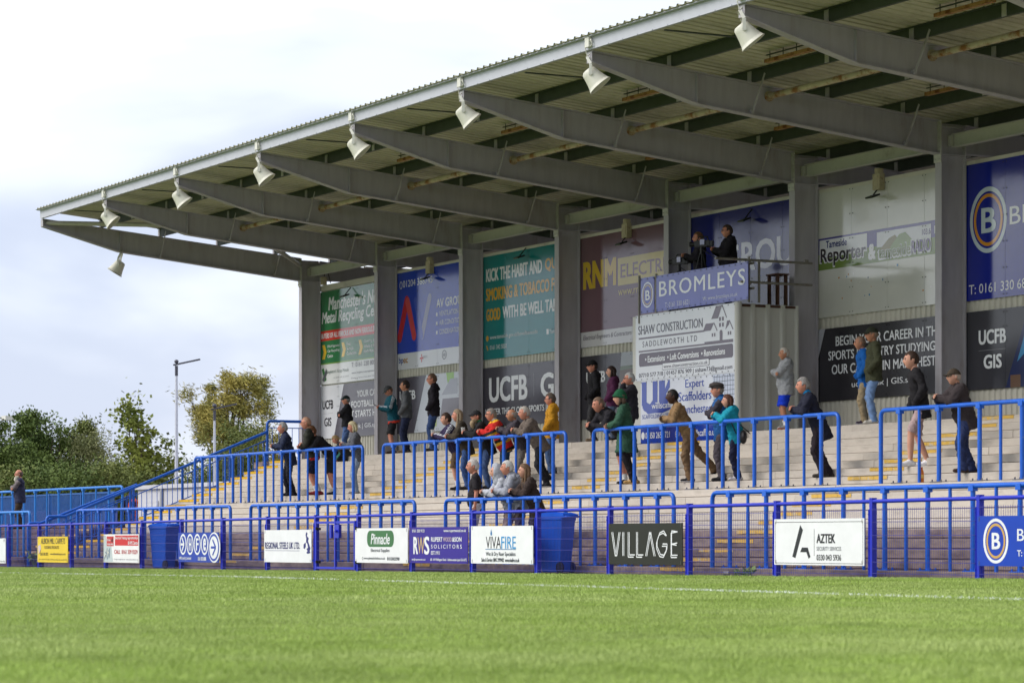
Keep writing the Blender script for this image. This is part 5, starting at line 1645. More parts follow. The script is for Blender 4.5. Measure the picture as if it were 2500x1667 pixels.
def finish_person(q, dg):
    ev = q['_tmp'].evaluated_get(dg).to_mesh()
    nv = len(ev.vertices)
    V = np.empty(nv * 3, np.float64)
    ev.vertices.foreach_get('co', V.astype(np.float32)) if False else None
    co = np.empty(nv * 3, np.float32); ev.vertices.foreach_get('co', co); V = co.reshape(-1, 3).astype(np.float64)
    no = np.empty(nv * 3, np.float32); ev.vertices.foreach_get('normal', no); NRM = no.reshape(-1, 3)
    faces = [tuple(p.vertices) for p in ev.polygons]
    q['_tmp'].evaluated_get(dg).to_mesh_clear()
    O = np.array(q['_O']); s = q['_s']
    # cloth folds
    ph = hash(q['label']) % 100
    ph = (sum(map(ord, q['label'])) % 100) * 0.37
    # larger drags and creases: diagonal waves, warped
    wx = V[:, 0] + 0.05 * np.sin(V[:, 2] * 13 + ph); wz = V[:, 2] + 0.06 * np.sin(V[:, 1] * 17 + V[:, 0] * 7 + ph)
    fold = (np.sin(wz * 46 + wx * 14 + ph) * np.sin(wx * 19 + V[:, 1] * 23 + wz * 9 + ph * 2) + 0.7 * np.sin(wz * 74 + V[:, 1] * 34 + ph) * np.sin(wx * 31 + ph) + 0.5 * np.sin(wz * 21 + V[:, 1] * 12 + ph))
    # materials
    keys = ['top', 'sleeve', 'bot', 'skin', 'shoe', 'sock', 'collar', 'sole', 'eye', 'lip', 'alt1', 'alt2', 'under', 'brow']
    top = q['top']
    cols = {'top': fabric(top), 'sleeve': fabric(q['vest'] or top), 'bot': fabric(q['bot']), 'skin': skin(q['skn']), 'shoe': fabric(q['shoe'], 0.6), 'sock': fabric(q['sock'][0] if q['sock'] else (220, 220, 220)),
            'collar': fabric(q['collar'] or top), 'sole': m_sole_w if q['sole'] is None else fabric(q['sole']), 'eye': m_eye,
            'lip': mat('lip_' + q['skn'], tuple(0.75 * c for c in S(*SK[q['skn']])), rough=0.5), 'alt1': fabric(q['stripes'][0] if q['stripes'] else top), 'alt2': fabric(q['stripes'][1] if q['stripes'] else (225, 228, 236)), 'under': fabric(q['under'] or top), 'brow': mat('brow_' + q['skn'], tuple(0.4 * c for c in S(*SK[q['skn']])), rough=0.7)}
    FC = np.array([V[list(f)].mean(0) for f in faces])
    D = np.stack([sdf(p, FC + O) for p, k in q['_prims']], 1)
    idx = D.argmin(1)
    pk = [k for p, k in q['_prims']]
    mi = np.array([keys.index(pk[i]) for i in idx])
    DV = np.stack([sdf(p, V + O) for p, k in q['_prims']], 1).argmin(1)
    cloth = np.array([pk[i] in ('top', 'sleeve', 'bot') for i in DV])
    V = V + NRM * (fold * 0.0075 * cloth)[:, None]
    F = np.array(q['_F']); Lf = np.array(q['_L']); T = np.array(q['_T'])
    rel = FC + O - np.array(q['_pel'])
    tt = rel @ T
    if q['stripes']:
        is_top = np.isin(mi, [0, 1])
        al = tt.copy()
        for sg in (1, -1):
            pass
        ph3 = np.floor((al + 0.5) / 0.062).astype(int) % 4
        mi = np.where(is_top & (ph3 == 1), keys.index('alt1'), mi)
        mi = np.where(is_top & ((ph3 == 2)), keys.index('alt2'), mi)
    if q['sleeve_stripe']:
        for i in range(len(mi)):
            if mi[i] == 1:
                p = q['_prims'][idx[i]][0]
                qv = FC[i] + O - p[0]
                d = p[1] - p[0]; d = d / np.linalg.norm(d)
                qv = qv - d * qv.dot(d)
                outv = -Lf * (1 if (p[0] - np.array(q['_pel'])).dot(Lf) < 0 else -1) * 0.8 - F * 0.25 + np.array([0, 0, 0.55])
                outv = outv - d * outv.dot(d); outv /= np.linalg.norm(outv)
                sd_ = np.cross(d, outv)
                a_ = math.atan2(qv.dot(sd_), qv.dot(outv))
                if abs(a_) < 0.62 and int((a_ + 5) / 0.2) % 2 == 0:
                    mi[i] = keys.index('alt2')
    if q['under'] is not None:
        lo = -q['hem'] * s
        mi = np.where((mi == 0) & (tt < lo + 0.06), keys.index('under'), mi)
    z0 = 0.0
    shoe_low = (mi == keys.index('shoe')) & (FC[:, 2] < 0.030) & (FC[:, 2] > -0.03)
    if q['sole'] is not False:
        mi = np.where(shoe_low & (q['sole'] is not None), keys.index('sole'), mi)
    # flatten soles on the ground
    if all(f[0] == 0 and f[1] == 0 for f in q['_foot']):
        V[:, 2] = np.maximum(V[:, 2], 0.002)
    verts = [tuple(v) for v in V]; fs = list(faces); ms = list(mi.astype(int)); 
    def app(vs, fcs, m):
        o = len(verts)
        verts.extend([tuple(x) for x in vs]); fs.extend([tuple(i + o for i in f) for f in fcs])
        ms.extend(m if isinstance(m, list) else [m] * len(fcs))
    # ---- head
    yaw, pit = R(q['head'][0]), R(q['head'][1])
    Fv = Vector(F); Lv = Vector(Lf); U = Vector((0, 0, 1))
    hf = (Fv * math.cos(yaw) + Lv * math.sin(yaw)); hl = U.cross(hf).normalized()
    hf2 = (hf * math.cos(pit) + U * math.sin(pit)).normalized(); hu = hf2.cross(hl).normalized()
    M = np.array([list(hf2), list(hl), list(hu)])
    hc = np.array(q['_hc']) - O
    sc = s * 1.10
    def Hm(p): return hc + (np.asarray(p) * sc) @ M
    hm = []
    cen = np.array([_hd[list(f)].mean(0) for f in _hf])
    for c in cen:
        if c[0] > 0.5 and abs(abs(c[1]) - 0.36) < 0.13 and abs(c[2] - 0.05) < 0.08:
            hm.append(keys.index('eye'))
        elif c[0] > 0.45 and 0.12 < abs(c[1]) < 0.58 and abs(c[2] - 0.22) < 0.06:
            hm.append(keys.index('brow'))
        elif c[0] > 0.5 and abs(c[1]) < 0.24 and abs(c[2] + 0.56) < 0.06:
            hm.append(keys.index('lip'))
        else:
            hm.append(keys.index('skin'))
    app(Hm(HEAD), _hf, hm)
    for sg in (1, -1):
        eb = MB(); eb.sphere((0, 0, 0), 0.022, 0.010, 0.033, 10, 6)
        app(Hm(np.array(eb.v) + np.array([-0.008, 0.080 * sg, -0.004])), eb.f, keys.index('skin'))
    # ---- hands
    for sg in (1, -1):
        if q['hands'] == 'pockets':
            continue
        el, wr = q['_wr'][sg]
        d = (wr - el).normalized()
        inn = (Vector(Lf) * -sg)
        nrm = (inn - d * inn.dot(d)); nrm = nrm.normalized() if nrm.length > 1e-4 else d.orthogonal().normalized()
        up = d.cross(nrm).normalized()
        if up.z < 0:
            up = -up
        hb = MB()
        w0 = wr
        capsule(hb, w0 - d * 0.01, w0 + d * 0.075 * s, 0.026 * s, 0.034 * s, rs=0.5, n=10, side=up)
        for k, ln in enumerate((0.062, 0.075, 0.072, 0.056)):
            base = w0 + d * 0.078 * s + up * (0.029 - 0.019 * k) * s
            k1 = base + d * (ln * 0.5 * s) + nrm * 0.012
            k2 = k1 + (d * 0.3 + nrm * 0.9).normalized() * (ln * 0.55 * s)
            hb.tube([base - d * 0.012, k1, k2], 0.0095 * s, 6, radii=[0.0105 * s, 0.0095 * s, 0.007 * s])
        tb_ = w0 + d * 0.02 * s + up * 0.026 * s
        hb.tube([tb_, tb_ + (d * 0.6 + up * 0.6 + nrm * 0.3).normalized() * 0.04 * s, tb_ + (d * 0.75 + up * 0.45 + nrm * 0.6).normalized() * 0.072 * s], 0.011, 6, radii=[0.013 * s, 0.011 * s, 0.008 * s])
        app(np.array([list(v) for v in hb.v]) - O, hb.f, keys.index('skin'))
    me = bpy.data.meshes.new('body')
    me.from_pydata(verts, [], fs)
    for k in keys:
        me.materials.append(cols[k])
    me.polygons.foreach_set('material_index', ms)
    me.polygons.foreach_set('use_smooth', [True] * len(fs))
    me.update()
    root = thing(q['name'], q['label'], 'person', q['_O'], 'spectators on the terrace' if q['z'] < 4 else 'camera crew on the gantry')
    ob = bpy.data.objects.new('body', me); ob.parent = root; col.objects.link(ob)
    rr = random.Random(sum(map(ord, q['label'])))
    def shell(name, style, off, mt, jit=0.0, zs=1.0, extra=None, fwd=0.0):
        reg = hair_region(style)
        P_ = HEAD.copy()
        nn = _hd / np.linalg.norm(_hd, axis=1)[:, None]
        ed = np.array([1.0 if reg[i] else 0.0 for i in range(len(reg))])
        jj = np.array([rr.uniform(-jit, jit) for _ in range(len(reg))])
        P_ = P_ + nn * (off + jj)[:, None] if np.ndim(off) else P_ + nn * (off + jj)[:, None]
        P_[:, 2] *= np.where(P_[:, 2] > 0.05, zs, 1.0)
        used = {}; v2 = []; f2 = []
        for f in _hf:
            if sum(reg[i] for i in f) >= 3:
                g = []
                for i in f:
                    if i not in used:
                        used[i] = len(v2); v2.append(P_[i])
                    g.append(used[i])
                f2.append(tuple(g))
        # rim down to the head so that the shell has thickness
        ec = {}
        for f in f2:
            for a, b in zip(f, f[1:] + f[:1]):
                ec[(a, b)] = 1
        inv = {v: k for k, v in used.items()}
        n0 = len(v2); add_ = {}
        for (a, b) in list(ec):
            if (b, a) not in ec:
                for i in (a, b):
                    if i not in add_:
                        add_[i] = len(v2); v2.append(HEAD[inv[i]] * 0.97)
                f2.append((b, a, add_[a], add_[b]))
        mb = MB(); mb.add(list(Hm(np.array(v2))), f2, 0, True)
        if extra:
            extra(mb)
        o = bpy.data.objects.new(name, mb.mesh(name, mt)); o.parent = root; col.objects.link(o)
        return o
    def hmat(rgb): return mat('hair_%d_%d_%d' % rgb, S(*rgb), rough=0.6, spec=0.35, var=0.35, scale=60, bump=0.6, bscale=120, stretch=(1, 1, 0.35))
    def loose(mb, pts, radii, rs=0.7, n=10):
        P2 = [Vector(Hm(p)) for p in pts]
        mb.tube(P2, 0.03, n, radii=[r * sc for r in radii])
    if q['hair'] and q['hair'] != 'bald':
        st = q['hair']
        if st in ('long', 'longer', 'bob'):
            def ex(mb):
                ln = {'long': -0.24, 'longer': -0.34, 'bob': -0.13}[st]
                for y in (-0.055, -0.02, 0.02, 0.055):
                    loose(mb, [(-0.05, y, 0.05), (-0.075 + abs(y) * .4, y * 1.25, -0.06), (-0.06 + rr.uniform(-.01, .02), y * 1.4, ln * .6), (-0.045, y * 1.3 + rr.uniform(-.01, .01), ln)], [0.035, 0.042, 0.036, 0.014])
                for y in (-0.075, 0.075):
                    loose(mb, [(0.0, y, 0.03), (0.0, y * 1.08, -0.06), (0.01, y * 1.0, ln * .65), (0.02, y * .95, ln * .95)], [0.022, 0.026, 0.024, 0.01])
            shell('hair', 'long', 0.014, hmat(q['hairc']), 0.004, extra=ex)
        else:
            shell('hair', st, {'short': 0.015, 'tidy': 0.011, 'crop': 0.006, 'fringe': 0.009}[st], hmat(q['hairc']), 0.005 if st == 'short' else 0.002, zs=1.05 if st == 'short' else 1.02)
    if q['beard']:
        def exb(mb):
            if q['long_beard']:
                loose(mb, [(0.07, 0, -0.09), (0.085, 0, -0.14), (0.075, 0, -0.20), (0.06, 0, -0.24)], [0.05, 0.055, 0.045, 0.015])
        shell('beard', 'beard', 0.009, hmat(q['beard']), 0.003, extra=exb)
    if q['hat'] == 'cap':
        def exc(mb):
            vv = []; ff = []
            for i in range(9):
                a_ = R(-62 + 15.5 * i)
                x, y = math.cos(a_), math.sin(a_)
                vv += [(0.098 * x + 0.004, 0.080 * y, 0.040), (0.098 * x + 0.075 * max(0.15, x) ** 1.2, 0.083 * y, 0.030 - 0.02 * y * y), (0.098 * x + 0.075 * max(0.15, x) ** 1.2, 0.083 * y, 0.024 - 0.02 * y * y), (0.098 * x, 0.080 * y, 0.030)]
            for i in range(8):
                k = 4 * i
                ff += [(k, k + 1, k + 5, k + 4), (k + 1, k + 2, k + 6, k + 5), (k + 2, k + 3, k + 7, k + 6)]
            mb.add(list(Hm(np.array(vv))), ff, 0, True)
            sb = MB(); sb.sphere((0, 0, 0.135), 0.008, 0.008, 0.006, 8, 5); mb.add(list(Hm(np.array(sb.v))), sb.f, 0, True)
        shell('cap', 'cap', 0.014, fabric(q['hatc']), 0, extra=exc)
    elif q['hat'] == 'flat':
        mb = MB(); sb = MB(); sb.sphere((0.018, 0, 0.082), 0.128, 0.098, 0.052, 18, 10)
        mb.add(list(Hm(np.array(sb.v))), sb.f, 0, True)
        sb = MB(); sb.sphere((0.105, 0, 0.052), 0.05, 0.07, 0.012, 14, 8); mb.add(list(Hm(np.array(sb.v))), sb.f, 0, True)
        sb = MB(); sb.tube([(0.1 * math.cos(t), 0.083 * math.sin(t), 0.045) for t in np.linspace(0, 2 * math.pi, 20)], 0.016, 8); mb.add(list(Hm(np.array([list(v) for v in sb.v]))), sb.f, 0, True)
        o = bpy.data.objects.new('flat_cap', mb.mesh('flat_cap', fabric(q['hatc']))); o.parent = root; col.objects.link(o)
    elif q['hat'] == 'beanie':
        def exn(mb):
            sb = MB(); sb.tube([(0.112 * math.cos(t), 0.090 * math.sin(t), 0.022 + 0.018 * math.cos(t)) for t in np.linspace(0, 2 * math.pi, 22)], 0.022, 8); mb.add(list(Hm(np.array([list(v) for v in sb.v]))), sb.f, 0, True)
        shell('beanie', 'beanie', 0.02, fabric(q['hatc']), 0.002, zs=1.14, extra=exn)
    elif q['hat'] == 'hood':
        def exh(mb):
            sb = MB(); capsule(sb, (-0.03, 0, -0.02), (-0.05, 0, -0.15), 0.105, 0.12, rs=0.9); mb.add(list(Hm(np.array([list(v) for v in sb.v]))), sb.f, 0, True)
        shell('hood', 'hood', 0.03, fabric(q['hatc']), 0.003, zs=1.06, extra=exh)
    if q['glasses']:
        mb = MB()
        for sg in (1, -1):
            pts = [(0.108, sg * (0.030 + 0.024 * math.cos(t)), 0.008 + 0.017 * math.sin(t)) for t in np.linspace(0, 2 * math.pi, 13)]
            mb.tube([Vector(Hm(p)) for p in pts], 0.0022 * sc, 5)
            mb.tube([Vector(Hm(p)) for p in ((0.106, sg * 0.054, 0.012), (0.0, sg * 0.086, 0.012))], 0.0026 * sc, 5)
        mb.tube([Vector(Hm((0.112, -0.008, 0.01))), Vector(Hm((0.112, 0.008, 0.01)))], 0.0022 * sc, 5)
        o = bpy.data.objects.new('glasses', mb.mesh('glasses', m_black)); o.parent = root; col.objects.link(o)
    q['_root'] = root

def rail_hands(X, rail, spread=0.07, dx=-0.30, dz=0.055, over=0.05, reach=0.365):
    """forearms resting on the rail straight in front"""
    return ('rail', rail, dz * 0.7 + 0.02, over, spread * 0.6, reach)
T8, T8Y = rowz(8), 28.55
TM, TMY = rowz(-1), 25.12
TOP, TOPY = rowz(15), 31.32

# far left
person('bald man with a long white beard, navy body warmer and brown trousers', -81.9, 26.62, rowz(3), turn=8, h=1.74, b=1.12, top=(52, 54, 78), vest=(122, 112, 114), bot=(70, 56, 46), shoe=(56, 44, 38), hair='fringe', hairc=(96, 74, 60), beard=(222, 214, 196), long_beard=True, glasses=True, hands='cross', hem=0.16, belly=.03, skn='r', wide=1.15)
person('steward in an orange vest and dark hood raising something to the mouth', -82.6, 30.6, 0.3, turn=10, h=1.70, b=1.1, top=(222, 96, 40), vest=(44, 40, 42), bot=(150, 190, 30), hair='crop', hairc=(26, 22, 20), hands='mouth', hood=True, collar=(44, 40, 42), skn='d', wide=1.25, hem=0.14, shoe=(30, 30, 32))
# upper rail, left section
x = -65.9
person('grey-haired man in a navy jacket at the left of the upper rail', x, T8Y, T8, turn=14, h=1.80, b=1.02, lean=13, pel=(-.03, 0), top=(40, 48, 74), bot=(32, 32, 38), shoe=(30, 28, 30), hair='short', hairc=(176, 174, 172), hands=rail_hands(x, RAIL2, dx=-.30, dz=.13), feet=((-.05, .1), (.04, -.12)), hem=.22, skn='r', collar=(48, 52, 90))
x = -64.35
person('bald man in glasses with red shoes and dark green jacket', x, T8Y + .02, T8, turn=2, h=1.86, b=1.06, lean=10, pel=(-.05, 0), top=(54, 54, 48), under=(176, 40, 40), bot=(34, 36, 60), shorts=True, shoe=(128, 34, 40), sock=((222, 222, 224), .72), hair='crop', hairc=(190, 146, 122), glasses=True, hands=rail_hands(x, RAIL2, dx=-.36, dz=.05), feet=((.02, .1), (-.04, -.1)), skn='r', hem=.15)
x = -63.55
person('young bearded man in a black jacket bending low over the rail', x, T8Y + .2, T8, turn=22, h=1.80, b=1.04, lean=48, pel=(-.16, 0), top=(36, 34, 38), under=(110, 200, 190), bot=(44, 42, 44), shorts=True, shoe=(38, 36, 38), sock=((210, 206, 196), .84), hair='short', hairc=(112, 72, 44), beard=(128, 78, 50), hands=rail_hands(x, RAIL2, dx=-.38, dz=.09, spread=.05), feet=((-.1, .12), (-.16, -.1)), skn='r', head=(0, -14))
x = -61.35
person('woman with blonde shoulder-length hair and a grey denim jacket holding a phone', x, T8Y + .02, T8, turn=12, h=1.66, b=.96, lean=8, top=(92, 94, 102), bot=(150, 166, 190), shoe=(178, 172, 166), hair='bob', hairc=(208, 194, 156), hands='phone', head=(0, -12), hem=.16, skn='r', pel=(-.04, 0), wide=1.1)
person('fair-haired boy sitting on the steps with his head bowed', -64.0, 30.95, rowz(12), turn=10, h=1.42, b=.86, lean=38, seat=rowz(14) - rowz(12), pel=(-.22, 0), feet=((.22, .12), (.16, -.12)), top=(58, 58, 62), bot=(40, 40, 44), shorts=True, shoe=(36, 36, 40), sock=((48, 48, 60), .6), hair='short', hairc=(170, 142, 100), hands='phone', head=(0, -35), skn='r')
person('man in a black cap and jacket with folded arms by the white UCFB panel', -69.75, TOPY, TOP, turn=2, h=1.72, b=1.04, top=(34, 33, 38), bot=(92, 118, 168), shoe=(40, 38, 40), hair='fringe', hairc=(150, 146, 142), hat='cap', hatc=(30, 44, 44), hands='cross', hem=.08, skn='r')
# platform trio
person('man in a teal three-stripe tracksuit top and grey cap reading his phone', -66.9, TOPY, TOP, turn=14, h=1.76, b=1.03, lean=8, top=(18, 84, 100), under=(200, 60, 44), bot=(34, 34, 38), shorts=True, shoe=(70, 52, 42), sock=((86, 70, 56), .62), hair='crop', hairc=(120, 90, 70), hat='cap', hatc=(76, 78, 80), hands='phone', head=(0, -32), sleeve_stripe=True, stripes=None, hem=.14, skn='r')
person('dark-haired man in a grey sweater standing behind the teal tracksuit top', -66.05, TOPY + .05, TOP, turn=-6, h=1.84, b=1.0, top=(98, 100, 104), bot=(40, 46, 74), shoe=(120, 96, 70), hair='tidy', hairc=(48, 36, 30), hands='pockets', hem=.08, skn='t')
person('tall balding man in glasses, long black jacket and blue jeans', -64.9, TOPY + .05, TOP, turn=-2, h=1.90, b=1.05, top=(38, 34, 42), bot=(60, 82, 128), shoe=(52, 44, 38), hair='crop', hairc=(112, 84, 66), glasses=True, hood=True, hands='pockets', hem=.14, skn='r')
# upper rail, middle section
x = -57.0
person('dark-haired young man in a navy three-stripe shirt with a clear cup', x, T8Y, T8, turn=10, h=1.72, b=1.05, lean=20, pel=(-.1, 0), top=(52, 44, 76), under=(104, 98, 102), bot=(96, 76, 60), shorts=True, shoe=(40, 38, 40), sock=((232, 228, 226), .72), hair='short', hairc=(64, 44, 34), hands=rail_hands(x, RAIL2, dx=-.35, dz=.1), sleeve_stripe=True, feet=((0, .1), (-.06, -.1)), skn='p', belly=.02, hem=.16)
x = -56.2
person('person with very long wavy fair hair and a dark olive coat at the rail', x, T8Y, T8, turn=6, h=1.76, b=1.0, lean=15, pel=(-.08, 0), top=(66, 58, 48), bot=(66, 92, 142), shoe=(48, 44, 44), hair='longer', hairc=(160, 138, 112), hands=rail_hands(x, RAIL2, dx=-.32, dz=.03), hem=.2, skn='r')
x = -55.15
person('man in a black cap with a pointed fair beard, black jacket over green shirt', x, T8Y + .04, T8, turn=12, h=1.80, b=1.08, lean=20, pel=(-.12, 0), top=(36, 36, 38), collar=(30, 130, 90), bot=(70, 90, 130), shoe=(40, 38, 40), hair='crop', hairc=(90, 70, 56), hat='cap', hatc=(40, 40, 44), beard=(176, 152, 118), long_beard=True, hands=rail_hands(x, RAIL2, dx=-.42, dz=.1), hem=.2, skn='r')
x = -54.35
person('man in a red, yellow and black striped rugby shirt leaning on the rail', x, T8Y + .02, T8, turn=14, h=1.80, b=1.13, lean=26, pel=(-.16, 0), top=(206, 44, 40), stripes=((236, 176, 40), (44, 36, 36)), bot=(40, 66, 96), shoe=(46, 42, 42), hair='tidy', hairc=(150, 142, 134), glasses=True, collar=(226, 228, 232), hands=rail_hands(x, RAIL2, dx=-.38, dz=.1), feet=((-.1, .12), (-.14, -.1)), belly=.03, skn='r', hem=.14)
x = -53.35
person('bald older man in a dark quilted jacket and grey trousers', x, T8Y + .05, T8, turn=8, h=1.76, b=1.03, lean=18, pel=(-.1, 0), top=(70, 64, 72), bot=(126, 118, 112), shoe=(56, 50, 48), hair='fringe', hairc=(170, 160, 152), hands=rail_hands(x, RAIL2, dx=-.38, dz=.14), skn='t', hem=.1)
x = -52.55
person('white-haired man in a brown zipped jacket leaning on bent elbows', x, T8Y + .06, T8, turn=12, h=1.82, b=1.14, lean=28, pel=(-.18, 0), top=(112, 100, 92), bot=(40, 40, 46), shoe=(30, 30, 32), sole=(220, 220, 220), hair='tidy', hairc=(196, 186, 176), hands=rail_hands(x, RAIL2, dx=-.42, dz=.07), feet=((-.12, .12), (-.26, -.1, 0)), skn='r', hem=.18, belly=.02)
person('man in a mustard yellow jacket and blue jeans behind the rail end', -51.95, 29.42, rowz(10), turn=-4, h=1.74, b=1.06, top=(196, 140, 36), bot=(90, 118, 166), shoe=(52, 48, 50), hair='short', hairc=(96, 82, 72), glasses=True, hood=True, hands='pockets', hem=.16, skn='r', belly=.02)
# front rail group
x = -47.35
person('white-haired man in a black polo shirt and white trousers', x, TMY + .05, TM, turn=4, h=1.76, b=1.08, lean=4, top=(42, 38, 42), sleeve='short', bot=(214, 212, 218), shoe=(210, 206, 204), hair='tidy', hairc=(206, 198, 192), hands='sides', belly=.03, skn='r', hem=.14)
x = -46.35
person('person with a pale grey hood up, leaning on the front rail', x, TMY, TM, turn=10, h=1.72, b=1.02, lean=24, pel=(-.14, 0), top=(182, 184, 192), bot=(140, 122, 114), shorts=True, shoe=(80, 76, 76), hair=None, hat='hood', hatc=(186, 188, 196), hands=rail_hands(x, RAIL1, dx=-.34, dz=.1), skn='p', hem=.18)
x = -45.6
person('white-haired man in a mid-grey hoodie at the front rail', x, TMY + .05, TM, turn=6, h=1.76, b=1.05, lean=22, pel=(-.12, 0), top=(158, 160, 170), bot=(70, 60, 62), shoe=(60, 58, 60), hair='tidy', hairc=(210, 206, 200), hood=True, hands=rail_hands(x, RAIL1, dx=-.26, dz=.12), skn='r', hem=.16)
x = -44.85
person('woman with long brown hair in a dark brown jacket at the front rail', x, TMY + .02, TM, turn=14, h=1.70, b=.98, lean=18, pel=(-.08, 0), top=(62, 50, 46), bot=(54, 46, 48), shoe=(50, 46, 46), hair='longer', hairc=(118, 90, 66), hands=rail_hands(x, RAIL1, dx=-.36, dz=.1), skn='p', hem=.22)
# platform, left of the gantry
person('man in a black cap, black hoodie and black trousers on the top step', -57.55, TOPY, TOP, turn=8, h=1.82, b=1.02, top=(32, 31, 35), bot=(38, 36, 38), shoe=(140, 120, 96), hair='crop', hairc=(70, 54, 44), hat='cap', hatc=(28, 28, 30), hood=True, hands='pockets', hem=.12, skn='r')
person('dark-haired woman in a plum purple hooded jacket', -56.75, 31.15, TOP, turn=2, h=1.68, b=.98, top=(84, 38, 72), bot=(96, 108, 132), shoe=(44, 42, 44), hair='bob', hairc=(52, 36, 32), hood=True, hands='pockets', hem=.14, skn='p')
person('white-haired man in glasses holding his chin, black jumper', -53.9, 30.1, rowz(12), turn=6, h=1.78, b=1.04, top=(38, 36, 44), bot=(36, 36, 42), shoe=(40, 38, 38), hair='tidy', hairc=(186, 184, 182), glasses=True, hands='chin', hem=.14, skn='r')
# upper rail, gantry section
x = -48.85
person('shaven-headed man in a black jacket and shorts bending over the rail', x, T8Y + .2, T8, turn=24, h=1.80, b=1.12, lean=48, pel=(-.24, 0), top=(38, 36, 42), bot=(42, 40, 42), shorts=True, shoe=(54, 50, 52), sole=(232, 230, 226), sock=((236, 236, 236), .76), hair='crop', hairc=(128, 104, 88), hands=rail_hands(x, RAIL2, dx=-.40, dz=.05), feet=((-.04, .1), (-.26, -.12)), hood=True, skn='r', head=(0, -8))
x = -47.95
person('woman in a green beanie and long dark green padded coat', x, T8Y + .08, T8, turn=0, h=1.72, b=1.12, lean=10, pel=(-.05, 0), top=(52, 88, 70), bot=(34, 32, 36), shoe=(196, 156, 100), hair='bob', hairc=(90, 70, 56), hat='beanie', hatc=(30, 92, 62), glasses=True, hood=True, collar=(50, 52, 62), coat=(.62, .27), hands=rail_hands(x, RAIL2, dx=-.38, dz=.0), skn='p')
x = -46.05
person('man in a tan jacket and brown trousers with one leg kicked back', x, T8Y + .1, T8, turn=4, h=1.82, b=1.0, lean=24, pel=(-.14, 0), top=(146, 116, 82), bot=(124, 98, 72), shoe=(44, 42, 48), sole=(230, 228, 230), hair='crop', hairc=(24, 20, 20), hands=rail_hands(x, RAIL2, dz=.1, reach=.33, over=.0), feet=((.0, .08), (-.50, -.12, .16, 0, 0, -50)), skn='d', hem=.16, wide=1.15)
person('man in a flat cap with folded arms, blue jacket over black sleeves', -45.0, T8Y + .12, T8, turn=6, h=1.84, b=1.1, lean=4, top=(32, 88, 150), vest=(58, 54, 64), bot=(84, 76, 84), shoe=(44, 42, 46), hair='crop', hairc=(150, 140, 132), hat='flat', hatc=(74, 68, 66), hands='cross', hood=True, hem=.2, skn='r')
x = -44.4
person('woman with a brown bob in a bright turquoise jacket', x, T8Y + .04, T8, turn=2, h=1.64, b=1.03, lean=12, pel=(-.06, 0), top=(28, 148, 172), bot=(34, 36, 64), shoe=(212, 206, 210), hair='bob', hairc=(92, 58, 46), hood=True, hands=rail_hands(x, RAIL2, dz=.1, reach=.33, over=.0), hem=.18, skn='p', wide=1.1)
person('white-haired man in a grey hooded coat and bright blue shorts', -45.9, 31.25, TOP, turn=8, h=1.68, b=1.1, top=(160, 162, 166), bot=(22, 62, 206), shorts=True, shoe=(170, 166, 166), sock=((238, 238, 240), .74), sole=(222, 130, 110), hair='tidy', hairc=(206, 196, 186), hands='cross', hood=True, hem=.20, skn='t', belly=.03)
x = -41.95
person('grey-haired man in a dark navy coat at the right end of the rail', x, T8Y + .12, T8, turn=2, h=1.84, b=1.06, lean=22, pel=(-.12, 0), top=(36, 38, 56), collar=(36, 140, 200), bot=(48, 40, 46), shoe=(70, 64, 58), hair='short', hairc=(150, 146, 144), hands=rail_hands(x, RAIL2, dz=.1, reach=.34, over=.0), feet=((-.02, .08), (-.16, -.1)), hem=.3, skn='r')
# right group
person('man in a blue jacket and khaki trousers behind the olive jacket', -43.0, 31.35, TOP, turn=0, h=1.72, b=1.02, top=(24, 96, 176), bot=(160, 142, 112), shoe=(56, 42, 62), sole=(220, 216, 220), hair='crop', hairc=(160, 130, 110), hands='pockets', hem=.2, skn='t', wide=1.15, lean=6)
person('tall man in an olive green jacket, dark cap and pale jeans', -42.35, 31.3, TOP, turn=4, h=1.88, b=1.06, top=(76, 78, 58), bot=(124, 154, 200), shoe=(214, 208, 198), hair='crop', hairc=(150, 130, 110), hat='cap', hatc=(52, 56, 44), glasses=True, hands='pockets', hem=.16, skn='t', belly=.02)
person('man in a black sweater and pale pinkish shorts with white trainers', -38.45, 28.95, rowz(9), turn=4, h=1.84, b=1.0, lean=10, pel=(-.1, 0), top=(34, 32, 36), bot=(176, 152, 152), shorts=True, shoe=(232, 230, 234), sole=(240, 240, 242), hair='tidy', hairc=(66, 46, 36), hands='pockets', feet=((.1, .1), (-.25, -.1)), hem=.2, skn='p')
x = -36.55
person('man in a dark brown cap and fleece with clasped hands on the rail', x, T8Y + .06, T8, turn=10, h=1.76, b=1.15, lean=16, pel=(-.1, 0), top=(62, 54, 56), bot=(48, 58, 96), shoe=(74, 56, 48), hair='fringe', hairc=(190, 170, 156), hat='cap', hatc=(70, 60, 50), hands=rail_hands(x, RAIL2, dx=-.34, dz=.12), feet=((.12, .14), (-.12, -.12)), belly=.05, hem=.22, skn='p', wide=1.2)
# gantry crew
person('younger man in black with short fair hair on the camera gantry', -51.25, 31.6, 5.352, turn=6, h=1.74, b=.98, top=(36, 32, 40), bot=(36, 34, 40), hair='tidy', hairc=(120, 86, 62), hands='phone', skn='r', shoe=(36, 36, 38))
person('large man in glasses and a black tracksuit top on the camera gantry', -50.05, 31.65, 5.352, turn=10, h=1.80, b=1.25, top=(34, 31, 38), bot=(36, 34, 40), hair='tidy', hairc=(70, 54, 46), glasses=True, hands='phone', hood=True, skn='r', belly=.06, shoe=(36, 36, 38))
build_people()

